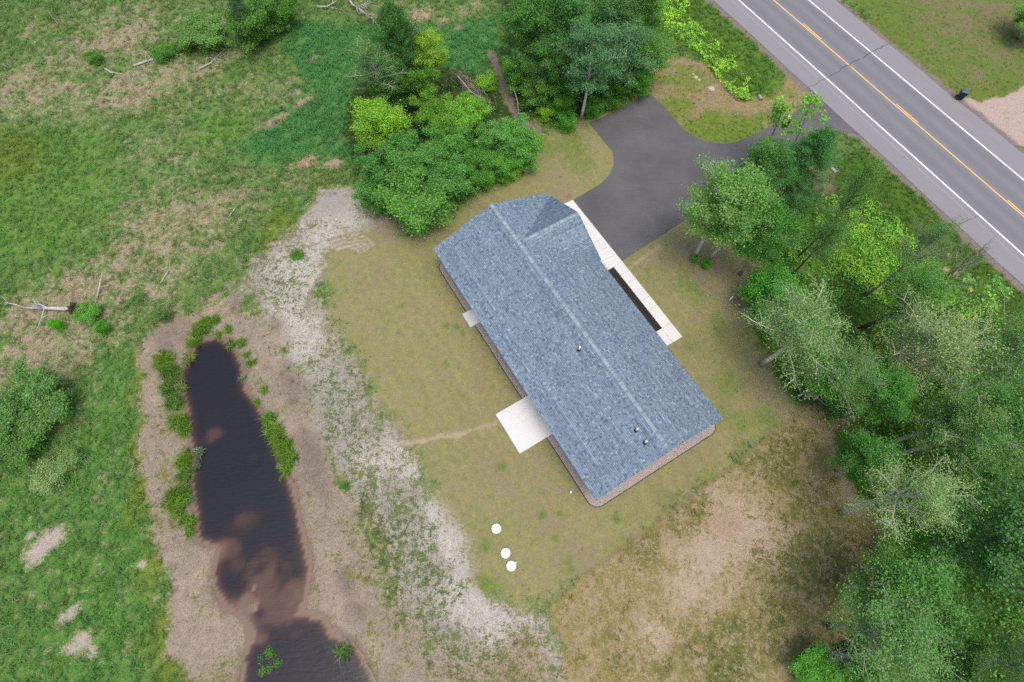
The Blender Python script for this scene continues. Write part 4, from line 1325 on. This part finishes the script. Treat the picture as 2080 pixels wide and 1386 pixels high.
# --- thicket left of it
tree('birch', 'birch_tree', 752, 110, 6.5, 56, (82, 126, 64), 'tall green birch with white stem glimpses at the thicket top', bark=W_, group=TK)
tree('maple', 'maple_tree', 800, 60, 7.0, 48, (60, 100, 52), 'dark dense tree at the very top of the thicket', bark=D_, group=TK)
tree('aspen', 'aspen_tree', 868, 90, 5.5, 38, (128, 160, 60), 'yellow green slim tree at the upper right of the thicket', bark=G_, group=TK)
tree('maple', 'maple_tree', 767, 240, 3.6, 60, YEL, 'bright yellow green round tree at the left edge of the thicket', bark=D_, group=TK)
tree('alder', 'alder_shrub', 850, 160, 3.2, 46, (92, 134, 56), 'tall shrub under the yellow green slim tree', 'shrub', group=TK)
tree('alder', 'alder_shrub', 790, 165, 3.2, 42, (74, 116, 54), 'dark shrub between the birch and the bright round tree', 'shrub', group=TK)
for (px, py, zc, r, c, lb) in [
    (845, 405, 2.6, 74, (94, 138, 68), 'largest dense alder shrub, the lowest of the thicket above the pale sand'),
    (770, 335, 2.4, 52, (80, 128, 66), 'alder shrub right below the bright yellow green tree'),
    (905, 355, 2.4, 54, (86, 134, 70), 'alder shrub between the largest shrub and the lawn strip'),
    (832, 318, 2.6, 54, (88, 136, 72), 'alder shrub in the middle of the thicket above the largest one'),
    (905, 290, 2.4, 50, (94, 142, 68), 'alder shrub in the heart of the thicket'),
    (885, 225, 2.4, 46, (98, 140, 54), 'olive green alder shrub right of the bright round tree'),
    (945, 235, 2.2, 46, (110, 156, 60), 'light green alder shrub left of the grey brush pile'),
    (965, 300, 2.2, 46, (88, 138, 66), 'alder shrub below the brush pile'),
    (1030, 275, 2.2, 48, (94, 144, 76), 'alder shrub at the right end of the thicket'),
    (1062, 305, 2.0, 36, (98, 148, 74), 'pale alder shrub at the thicket corner nearest the driveway'),
    (975, 345, 1.8, 38, (86, 136, 62), 'alder shrub on the lawn side of the thicket above the roof'),
    (1020, 330, 1.6, 36, (90, 142, 64), 'small alder shrub at the lower right thicket edge'),
    (760, 390, 2.0, 40, (84, 132, 66), 'alder shrub at the left foot of the thicket beside the grey sand'),
]:
    tree('alder', 'alder_shrub', px, py, zc, r, c, lb, 'shrub', group=TK)
for (px, py, r, lb) in [(1085, 285, 18, 'yellow green fern bush on the thicket edge facing the driveway'), (1040, 347, 20, 'yellow green fern bush at the thicket edge above the roof peak'),
                        (985, 368, 20, 'yellow green fern bush on the lawn edge left of the roof peak'), (950, 205, 22, 'bright green bush beside the grey brush pile'), (985, 165, 24, 'light green bush between brush pile and dirt path')]:
    tree('bush', 'fern_bush', px, py, .8, r, (118, 160, 62), lb, 'bush')
# --- marsh shrubs on the left
tree('alder', 'alder_shrub', 60, 815, 1.7, 84, (92, 128, 74), 'broad rounded shrub at the left photo edge in the marsh', 'shrub')
tree('alder', 'alder_shrub', 22, 895, 1.5, 60, (88, 126, 64), 'shrub below the broad one at the left photo edge', 'shrub')
tree('alder', 'alder_shrub', 505, 40, 2.6, 48, (86, 126, 58), 'dark green shrub clump at the photo top left of centre', 'shrub')
tree('pine', 'pine_tree', 480, 12, 4.0, 34, (66, 96, 66), 'small dark conifer at the photo top among the marsh shrubs', bark=G_)
tree('alder', 'alder_shrub', 560, 10, 2.4, 44, (82, 126, 54), 'green shrub at the photo top right of the small conifer', 'shrub')
tree('alder', 'alder_shrub', 410, 62, 1.5, 48, (104, 140, 78), 'pale loose shrub left of the dark clump at the photo top', 'shrub')
for (px, py, r, c, lb) in [(180, 636, 26, (104, 150, 72), 'leafy bush at the root end of the fallen white trunk'), (112, 658, 12, (96, 160, 50), 'bright green little bush below the fallen white trunk'),
                           (95, 965, 40, (124, 146, 104), 'grey green loose bush in the marsh left of the pond'), (140, 935, 26, (116, 144, 92), 'small grey green bush right of the loose one'),
                           (325, 110, 20, (88, 132, 60), 'dark green bush behind the long grey log'), (190, 115, 18, (90, 134, 60), 'round green bush above the curved white log'),
                           (335, 105, 16, (86, 136, 56), 'small bush at the right end of the long grey log'), (370, 90, 20, (92, 134, 60), 'bush below the pale loose shrub'),
                           (525, 1345, 30, (86, 128, 66), 'willow bush growing out of the pond at the photo bottom'), (330, 640, 14, (96, 124, 80), 'grey green bush on the dark bank rim above the pond'), (205, 665, 14, (88, 140, 56), 'small bush below the root plate of the fallen trunk')]:
    tree('bush', 'marsh_bush', px, py, .7, r, c, lb, 'bush')
# --- right of the house
tree('aspen', 'aspen_tree', 1462, 395, 8.2, 78, (108, 146, 82), 'light green aspen nearest the house at the driveway, two pale trunks below', bark=(190, 186, 178), base=(1411, 523), group=RW)
tree('aspen', 'aspen_tree', 1520, 400, 7.6, 70, (98, 140, 76), 'green aspen close behind the one nearest the house', bark=(186, 182, 174), base=(1438, 529), group=RW)
tree('maple', 'maple_tree', 1553, 338, 6.2, 56, (74, 116, 62), 'dark maple leaning over the driveway between aspen and pine', bark=G_, group=RW)
tree('pine', 'pine_tree', 1652, 312, 5.2, 80, (70, 118, 70), 'dark green pine beside the driveway mouth', bark=D_, group=RW)
tree('sapling', 'sapling_tree', 1650, 215, 6.5, 40, (112, 158, 62), 'thin light sapling rising above the pine by the driveway mouth', bark=G_, group=RW)
tree('sapling', 'sapling_tree', 1590, 225, 6.0, 34, (108, 154, 62), 'thin sapling over the driveway beside the black bin', bark=G_, group=RW)
tree('aspen', 'aspen_tree', 1600, 450, 6.5, 58, (76, 124, 58), 'green tree behind the aspens with its thin grey trunk on the lawn edge', bark=G_, base=(1503, 558), group=RW)
tree('birch', 'birch_tree', 1740, 345, 9.5, 44, (96, 140, 68), 'slender tree with a long dark trunk near the roadside', bark=D_, base=(1622, 520), group=RW)
tree('birch', 'birch_tree', 1690, 470, 6.0, 44, (76, 124, 58), 'dark green birch among the yellow green undergrowth', bark=D_, group=RW)
tree('maple', 'maple_tree', 1585, 590, 3.2, 62, (76, 136, 54), 'bright green bushy maple at the wood edge facing the house', bark=D_, group=RW)
tree('birch', 'birch_tree', 1640, 640, 7.2, 100, (110, 144, 88), 'pale olive birch with its white trunk foot on the lawn edge', bark=W_, base=(1546, 740), group=RW)
tree('birch', 'birch_tree', 1800, 580, 7.4, 78, (90, 140, 66), 'green forked tree with a thick dark trunk', bark=(84, 76, 72), base=(1745, 668), group=RW)
tree('pale_birch', 'birch_tree', 1905, 480, 8.0, 56, (98, 134, 78), 'sparse half bare birch reaching toward the roadside verge', bark=G_, group=RW)
tree('dead', 'dead_tree', 1930, 555, 7.0, 60, (100, 100, 80), 'bare grey branched tree below the half bare birch', bark=(150, 146, 140), group=RW)
tree('pale_birch', 'birch_tree', 1920, 690, 8.0, 112, (126, 150, 100), 'pale straw green birch full of bare white branches', bark=(150, 150, 132), group=RW)
tree('birch', 'birch_tree', 1735, 745, 6.6, 78, (96, 134, 78), 'grey green birch below the thick dark trunk', bark=G_, group=RW)
tree('aspen', 'aspen_tree', 1668, 760, 5.2, 46, (98, 152, 68), 'small light green aspen with a thin trunk foot at the lawn', bark=G_, base=(1620, 806), group=RW)
tree('aspen', 'aspen_tree', 1815, 790, 6.0, 56, (84, 136, 66), 'green aspen with silvery leaf undersides in the wood middle', bark=G_, group=RW)
tree('birch', 'birch_tree', 2030, 700, 8.0, 96, (98, 138, 76), 'green birch at the right photo edge below the verge', bark=G_, base=(1925, 795), group=RW)
tree('sapling', 'sapling_tree', 2010, 590, 6.5, 50, (110, 152, 78), 'slim sapling close to the road at the right', bark=G_, group=RW)
tree('birch', 'birch_tree', 1880, 870, 7.6, 78, (96, 138, 72), 'grey green birch left of the wood gap', bark=(180, 178, 170), base=(1800, 905), group=RW)
tree('birch', 'birch_tree', 1960, 850, 8.2, 88, (106, 146, 82), 'green birch with a pale trunk crossing the wood gap', bark=(180, 178, 170), base=(1820, 925), group=RW)
tree('aspen', 'aspen_tree', 1780, 925, 4.6, 58, (74, 122, 58), 'dark green aspen at the meadow edge above the white trunk', bark=G_, group=RW)
tree('pale_birch', 'birch_tree', 1885, 1000, 8.4, 104, (124, 156, 92), 'pale yellow green birch with a white trunk leaning out from the meadow edge', bark=(186, 184, 176), base=(1708, 1042), group=RW)
tree('aspen', 'aspen_tree', 2040, 850, 8.0, 84, (76, 118, 64), 'dark aspen at the right photo edge beside the wood gap', bark=G_, group=RW)
tree('aspen', 'aspen_tree', 2010, 1065, 8.6, 112, (74, 114, 66), 'big dark tree at the right photo edge below the pale yellow green birch', bark=(150, 146, 138), base=(1855, 1110), group=RW)
tree('aspen', 'aspen_tree', 1800, 1165, 6.6, 84, (84, 128, 68), 'green aspen with a thin white trunk foot on the dry meadow', bark=W_, base=(1724, 1192), group=RW)
tree('birch', 'birch_tree', 1840, 1290, 7.2, 116, (94, 140, 76), 'large drooping light green birch at the lower right', bark=G_, group=RW)
tree('aspen', 'aspen_tree', 2010, 1190, 8.6, 96, (66, 104, 56), 'dark tree at the right photo edge above two grey trunks', bark=G_, base=(2030, 1195), group=RW)
tree('birch', 'birch_tree', 2030, 1330, 8.0, 96, (88, 128, 70), 'green birch at the lower right photo corner', bark=G_, base=(1935, 1345), group=RW)
tree('aspen', 'aspen_tree', 1935, 1240, 5.0, 70, (66, 106, 52), 'dark low aspen between the drooping birch and the right edge', bark=G_, group=RW)
tree('dead', 'dead_tree', 1715, 1330, 3.0, 44, (100, 100, 90), 'grey leafless brush tree at the bottom beside the drooping birch', bark=(140, 142, 140), group=RW)
tree('alder', 'alder_shrub', 1660, 1362, 1.3, 50, (86, 140, 56), 'bright green low shrub at the bottom edge of the dry meadow', 'shrub', group=RW)
tree('alder', 'alder_shrub', 1760, 1370, 1.6, 50, (78, 124, 56), 'green shrub below the grey leafless brush tree', 'shrub', group=RW)
tree('alder', 'alder_shrub', 1720, 800, 1.6, 44, (70, 114, 48), 'dark low shrub under the grey green birch', 'shrub', group=RW)
tree('alder', 'alder_shrub', 1930, 1330, 2.2, 60, (62, 100, 46), 'dark shrub in the lower right wood floor', 'shrub', group=RW)
tree('alder', 'alder_shrub', 2000, 960, 2.0, 60, (64, 102, 44), 'dark shrub in the wood gap at the right edge', 'shrub', group=RW)
tree('alder', 'alder_shrub', 1850, 1120, 1.8, 50, (80, 136, 52), 'bright shrub at the meadow edge below the white trunk birch', 'shrub', group=RW)
tree('bush', 'low_bush', 1412, 524, .5, 9, (88, 150, 56), 'tiny bush at the foot of the nearest pale aspen trunk', 'bush')
tree('bush', 'low_bush', 1434, 536, .5, 11, (88, 150, 56), 'little round bush below the two pale aspen trunks', 'bush')
tree('aspen', 'aspen_tree', 2112, 30, 2.6, 46, (92, 140, 66), 'leafy tree at the top right photo corner across the road', bark=G_)

# ------------------------------------------------------------------ dead wood
def branchy(name, pts, rad, label, cat='log', side=6, seed=1, mat=None, spread=.5, ln=.9, group=None, z0=None):
    rg = np.random.default_rng(seed)
    e = thing(link(name, None), label, cat, group)
    P = []
    for (px, py, z) in pts:
        x, y = at(px, py, z); P.append(Vector((x, y, gz(x, y) + z)))
    o = P[0].copy(); e.location = (o.x, o.y, gz(o.x, o.y)); o.z = e.location.z
    P = [p - o for p in P]
    mb = MB(); k = len(P)
    mb.tube(P, [rad * (1 - .75 * i / (k - 1)) for i in range(k)], 8)
    link('trunk', mb.mesh('trunk', mat or M_DEAD, True), e)
    for i in range(side):
        t = .3 + .7 * rg.random(); f = min(t * (k - 1), k - 1.001); j = int(f)
        B = P[j].lerp(P[j + 1], f - j); d = (P[j + 1] - P[j]).normalized()
        q = Vector(rg.normal(size=3)); q.z = abs(q.z) * .6
        d = (d * .8 + q * spread).normalized(); L_ = ln * (.5 + rg.random())
        m2 = MB(); m2.tube([B, B + d * L_ * .5 + Vector((0, 0, .03)), B + d * L_ + Vector(rg.normal(size=3)) * .12], [rad * .4, rad * .25, .01], 5)
        for _ in range(2):
            C_ = B + d * L_ * (.4 + .5 * rg.random()); g_ = (d + Vector(rg.normal(size=3)) * .7).normalized()
            m2.tube([C_, C_ + g_ * L_ * .4], [rad * .18, .008], 4)
        link('branch', m2.mesh('branch', mat or M_DEAD, True), e)
    return e


DWG = 'weathered logs lying in the marsh'
ft = branchy('fallen_tree', [(143, 628, .35), (110, 627, .34), (80, 626, .36), (45, 625, .4)], .2, 'fallen white tree trunk with its root plate torn up', 'fallen tree', 9, 3, spread=.7, ln=1.3)
rg = np.random.default_rng(9)
mb = MB(); x, y = at(150, 627, .3); lx, ly = x - ft.location.x, y - ft.location.y
for k in range(46):
    a = rg.random() * 6.28; r = .15 + .5 * rg.random()
    q = Vector((lx + rg.normal() * .12, ly + r * math.cos(a), .35 + r * math.sin(a) * .8))
    mb.tube([Vector((lx - .1, ly, .35)), (Vector((lx, ly, .35)) + q) * .5, q], [.12, .09, .02 + .05 * rg.random()], 5)
link('root_plate', mb.mesh('root_plate', M_SOILWOOD), ft)
branchy('log', [(210, 138, .05), (225, 147, .12), (252, 151, .08)], .14, 'curved pale log in the marsh upper left', 'log', 2, 5, group=DWG, ln=.4)
branchy('log', [(272, 133, .1), (300, 124, .15), (330, 115, .1), (358, 112, .05)], .12, 'long grey branched log right of the curved one', 'log', 9, 6, group=DWG, ln=.8, spread=.6)
branchy('log', [(405, 140, .1), (428, 128, .2), (440, 116, .1), (465, 92, .3)], .08, 'thin grey branch lying above the pale meadow', 'log', 4, 8, group=DWG, ln=.6)
branchy('log', [(464, 441, .05), (484, 416, .25)], .07, 'thin white log left of the grey sand', 'log', 1, 9, group=DWG, ln=.3)
branchy('log', [(326, 575, .05), (346, 543, .3)], .06, 'thin pale stick log above the pond', 'log', 1, 10, group=DWG, ln=.3)
branchy('log', [(197, 605, .05), (207, 555, 1.0)], .08, 'leaning white snag behind the fallen trunk', 'snag', 1, 11, ln=.3)
branchy('log', [(645, 14, .1), (665, 14, .25), (682, 3, .3)], .14, 'forked pale log at the photo top', 'log', 3, 12, group=DWG, ln=.9)
branchy('log', [(665, 14, .1), (698, 21, .1)], .08, 'short pale log below the forked one at the photo top', 'log', 1, 13, group=DWG, ln=.4)
branchy('fallen_tree', [(700, -14, .3), (715, 8, .5), (735, 22, .5), (762, 44, .25)], .14, 'bare branched fallen tree top above the dark thicket tree', 'fallen tree', 14, 14, ln=1.6, spread=.7)
for k, (a, b) in enumerate([((163, 106), (140, 72)), ((125, 57), (88, 12)), ((20, 140), (3, 128)), ((265, 50), (250, 40)), ((85, 70), (55, 35)), ((160, 20), (145, 3))]):
    branchy('snag', [(a[0], a[1], 0), ((a[0] + b[0]) / 2, (a[1] + b[1]) / 2, .35), (b[0], b[1], .5)], .08,
            ['grey fallen pole upper left, lower of two in line', 'grey fallen pole upper left, upper of two in line', 'dark stub log at the left photo edge', 'short grey stump log below the top shrubs', 'thin fallen pole near the upper left corner', 'short grey pole at the top left photo edge'][k], 'log', 2, 20 + k, group=DWG, mat=M_TWIG, ln=.5)
branchy('pole', [(1054, 233, .3), (1051, 205, 1.2), (1042, 176, 2.0)], .06, 'thin white birch stem leaning beside the dirt path', 'birch stem', 0, 31)
branchy('log', [(1203, 216, .15), (1180, 206, .2), (1160, 200, .2)], .13, 'brown log lying under the grove by the pale trunk', 'log', 1, 32, mat=M_TWIG, ln=.5)
branchy('log', [(930, 155, .9), (955, 185, .8), (975, 200, .6)], .08, 'white peeled branch on top of the brush pile', 'branch', 2, 33, ln=.7)
bp = at(965, 195); mb = MB(); rg = np.random.default_rng(44)
pile = thing(link('brush_pile', None, loc=(bp[0], bp[1], 0)), 'grey pile of cut brush in the thicket by the dirt path', 'brush pile')
dirp = np.array(at(1000, 222)) - np.array(at(930, 155)); dl = np.linalg.norm(dirp); dirp /= dl
for k in range(150):
    t = (rg.random() - .5) * dl * .95; w = rg.normal() * .35
    c = Vector((dirp[0] * t - dirp[1] * w, dirp[1] * t + dirp[0] * w, .25 + .9 * rg.random()))
    d = Vector((dirp[0], dirp[1], 0)) * (1 if rg.random() < .5 else -1) + Vector(rg.normal(size=3)) * .35; d.normalize()
    L_ = .6 + rg.random() * 1.2
    mb.tube([c - d * L_ * .5, c + Vector(rg.normal(size=3)) * .06, c + d * L_ * .5], [.022, .018, .006], 4)
stuff(link('brush', mb.mesh('brush', M_TWIG), pile))

# ------------------------------------------------------------------ grasses and low cover
def blades(P, n_per, length, width, col, rg, spread=1.0, curl=.5):
    """tufts of bent grass blades rooted at P; each blade two tapering faces"""
    N = len(P) * n_per; idx = np.repeat(np.arange(len(P)), n_per)
    az = rg.random(N) * 2 * np.pi; ln = np.asarray(length)[idx] * (.6 + .7 * rg.random(N)); tl = (.25 + .75 * rg.random(N)) * spread
    root = P[idx] + np.stack([rg.normal(size=N) * .07, rg.normal(size=N) * .07, np.zeros(N)], 1)
    dx, dy = np.cos(az), np.sin(az)
    mid = root + np.stack([dx * ln * .35 * tl, dy * ln * .35 * tl, ln * .55], 1)
    tip = root + np.stack([dx * ln * 1.0 * tl, dy * ln * 1.0 * tl, ln * (.85 - curl * tl)], 1)
    tip[:, 2] = np.maximum(tip[:, 2], root[:, 2] + .03)
    sd = np.stack([-dy, dx, np.zeros(N)], 1) * (np.asarray(width)[idx] if np.ndim(width) else width)[..., None] * .5 if np.ndim(width) else np.stack([-dy, dx, np.zeros(N)], 1) * width * .5
    V = np.stack([root - sd * .6, root + sd * .6, mid + sd, mid - sd, tip], 1).reshape(-1, 3)
    b = np.arange(N) * 5
    F = np.concatenate([np.stack([b, b + 1, b + 2], 1), np.stack([b, b + 2, b + 3], 1), np.stack([b + 3, b + 2, b + 4], 1)])
    c = col[idx] * (1 + .16 * rg.normal(size=(N, 1))) * (1 + .05 * rg.normal(size=(N, 3)))
    return V, F, np.repeat(np.clip(c, .004, .8), 5, 0)


rg = np.random.default_rng(77)
NTRY = 300000
gx = rg.uniform(-63, 62, NTRY); gy = rg.uniform(-14, 67, NTRY)
# keep what the camera could see from here or a few steps aside
half = 43 + (gy + 6) * .40
ok = np.abs(gx) < half
gx, gy = gx[ok], gy[ok]
k = gi(gx, gy)
area_per = (125 * 81) / NTRY
msk = fbm(gx, gy, 1.3, 3, 91) - .5
green = cov[k] + msk * 1.1
acc = rg.random(len(gx)) < np.clip(tuft[k] * area_per * .62, 0, 1) * np.clip(.25 + green, 0, 1)
acc &= ~((sdf(gx, gy, np.array(DV)) < .15))
hx, hy = (gx - HO[0]) * HU[0] + (gy - HO[1]) * HU[1], (gx - HO[0]) * HV[0] + (gy - HO[1]) * HV[1]
acc &= ~((hx > -25.3) & (hx < .4) & (hy > -.4) & (hy < 15.0)) & ~((hx > -10.4) & (hx < -6.1) & (hy > -2.9) & (hy < 0))
gx, gy, k, green = gx[acc], gy[acc], k[acc], green[acc]
P = np.stack([gx, gy, Z[k] - .01], 1)
isg = green + rg.normal(size=len(gx)) * .12 > .42
pc = plant[k] * 1.7; sc2 = soil[k] * 1.35
colr = np.where(isg[:, None], pc, sc2) * (1 + .22 * (fbm(gx, gy, 1.7, 3, 5)[:, None] - .5) * 2)
ln_ = tlen[k] * (.65 + .8 * rg.random(len(gx))) * np.where(isg, 1, .8)
left = gx < 4
for nm, sel, lb in (('marsh_grass', left, 'uneven green marsh grass with straw coloured thatch'), ('meadow_grass', ~left, 'sparse meadow and verge grass right of the house')):
    V, F_, T = blades(P[sel], 6, ln_[sel], .03 + .05 * ln_[sel], colr[sel], rg, spread=1.4, curl=.5)
    stuff(link(nm, mesh_np(nm, V, F_, [M_GRASS], dict(tint=T))), lb, 'grass')
print('tufts', len(gx))


def cover(name, poly, dens, col, col2, label, hgt=.35, leaf=.17, seed=1, lump=1.4):
    """low leafy plants carpeting an outline"""
    rg = np.random.default_rng(seed)
    pl = outline(poly); mn, mx = pl.min(0), pl.max(0)
    n = int((mx - mn).prod() * dens)
    x = rg.uniform(mn[0], mx[0], n); y = rg.uniform(mn[1], mx[1], n)
    s = sdf(x, y, pl) + (fbm(x, y, 1.5, 3, seed) - .5) * 1.8
    lum = fbm(x, y, lump, 3, seed + 3)
    kk = (s < 0) & (rg.random(n) < np.clip((lum - .28) * 3.2, .05, 1))
    x, y, lum = x[kk], y[kk], lum[kk]
    C = np.stack([x, y, Z[gi(x, y)] + .05 + hgt * np.clip(lum * 1.6 - .35, .05, 1.2) * rg.uniform(.5, 1, len(x))], 1)
    V, F_, T = leaf_cloud(C, .03, 1, leaf, .6, rg, jit=.6, tint_c=.0, tint_l=.2)
    mixv = np.repeat(np.clip(fbm(x, y, 2.5, 3, seed + 9) * 1.8 - .4, 0, 1), 4)[:, None]
    T = T * (np.asarray(col) * (1 - mixv) + np.asarray(col2) * mixv)
    return stuff(link(name, mesh_np(name, V, F_, [M_COVER], dict(tint=T))), label, 'ground cover')


cover('fern_cover', [(1300, -40), (1385, -40), (1400, 40), (1460, 90), (1510, 150), (1530, 205), (1500, 208), (1450, 160), (1420, 115), (1370, 80), (1340, 40)], 130, alb(154, 190, 56, 2.4), alb(110, 162, 60, 2.3),
      'bright yellow green ground plants along the roadside above the driveway', .6, .2, 5)
cover('fern_cover', [(1690, 400), (1760, 390), (1830, 460), (1900, 540), (1990, 620), (1960, 660), (1880, 640), (1800, 620), (1700, 560), (1620, 540), (1580, 520), (1640, 470)], 110, alb(132, 174, 54, 2.3), alb(94, 148, 54, 2.3),
      'bright yellow green ferns under the open trees near the road', .5, .2, 6)
cover('undergrowth', [(1520, 545), (1560, 500), (1620, 470), (1680, 400), (1740, 400), (1830, 480), (1960, 600), (2120, 700), (2150, 1500), (1560, 1500), (1650, 1350), (1760, 1280), (1840, 1180), (1815, 1080), (1740, 985), (1700, 900), (1640, 840), (1580, 760), (1545, 690)], 34,
      alb(104, 152, 58, 2.3), alb(82, 126, 50, 2.2), 'dark green leafy undergrowth of the wood right of the house', .5, .2, 7)
cover('undergrowth', THICKET, 18, alb(90, 130, 56, 2.0), alb(76, 114, 50, 2.0), 'low green growth between the thicket shrubs', .5, .18, 8)
cover('undergrowth', GROVE, 18, alb(86, 130, 54, 2.0), alb(70, 110, 48, 2.0), 'low green growth on the grove floor', .5, .18, 9)

# --- sedge clumps round the pond, each its own plant
def sedge(px, py, r, col, label, group, ht=.55):
    p = at(px, py, -.2); rm = r / px_per_m(px, py)
    rg = np.random.default_rng(int(px * 3 + py))
    n = max(6, int(95 * rm * rm))
    a = rg.random(n) * 6.28; q = np.sqrt(rg.random(n)) * rm
    x, y = p[0] + q * np.cos(a) * (.8 + .4 * rg.random()), p[1] + q * np.sin(a)
    z = np.maximum(Z[gi(x, y)], WATER_Z) - .02
    P_ = np.stack([x - p[0], y - p[1], z - z.min()], 1)
    V, F_, T = blades(P_, 12, np.full(n, ht) * (.6 + .8 * rg.random(n)), .045, np.tile(col, (n, 1)) * (1 + .25 * rg.normal(size=(n, 1))), rg, spread=1.2, curl=.4)
    thing(link('sedge_clump', mesh_np('sedge_clump', V, F_, [M_GRASS], dict(tint=T)), loc=(p[0], p[1], z.min())), label, 'sedge', group)


BG = alb(112, 148, 54, 1.6); BG2 = alb(104, 138, 62, 1.6)
LB, RB, TB = 'bright sedge clumps on the left pond bank', 'bright sedge clumps on the right pond bank', 'bright sedge clumps at the pond head'
for (px, py, r) in [(334, 732, 16), (346, 758, 18), (342, 780, 14), (352, 818, 16), (362, 858, 17), (372, 872, 10), (372, 940, 14), (376, 962, 13), (362, 1008, 18), (366, 1030, 14), (378, 1060, 12), (384, 1082, 8), (333, 745, 12), (345, 795, 12), (356, 1022, 14), (368, 1000, 12), (376, 925, 11)]:
    sedge(px, py, r, BG if (px + py) % 3 else BG2, 'bright green sedge clump on the left bank of the pond', LB)
for (px, py, r) in [(546, 852, 13), (556, 874, 15), (568, 900, 15), (578, 924, 16), (582, 950, 11), (562, 890, 12), (586, 905, 12), (588, 935, 12)]:
    sedge(px, py, r, BG, 'bright green sedge clump on the right bank of the pond', RB)
for (px, py, r) in [(398, 684, 12), (408, 668, 14), (422, 658, 12), (390, 694, 8), (436, 654, 8)]:
    sedge(px, py, r, BG, 'bright green sedge clump at the upper left head of the pond', TB)
for (px, py, r) in [(468, 698, 9), (490, 697, 9), (508, 738, 8), (536, 793, 8), (464, 668, 7), (442, 680, 6), (521, 814, 5), (502, 718, 6)]:
    sedge(px, py, r, BG, 'small bright green sedge clump at the upper right head of the pond', 'small sedge clumps at the pond head', .4)
for (px, py, r) in [(381, 728, 10), (368, 785, 9)]:
    sedge(px, py, r, alb(150, 168, 104, 1.3), 'pale green reed clump at the left water edge', 'pale reed clumps at the water edge')
for (px, py, r) in [(400, 918, 8), (388, 1010, 6), (396, 948, 5), (570, 945, 5), (490, 765, 4)]:
    sedge(px, py, r, alb(136, 160, 120, 1.3), 'small grey green water plant at the pond edge', 'water plants at the pond edge', .35)
for (px, py, r) in [(690, 1324, 9), (704, 1322, 9)]:
    sedge(px, py, r, alb(120, 160, 84, 1.3), 'light green grass tuft in the water of the lower pond', 'grass tufts in the lower pond', .5)
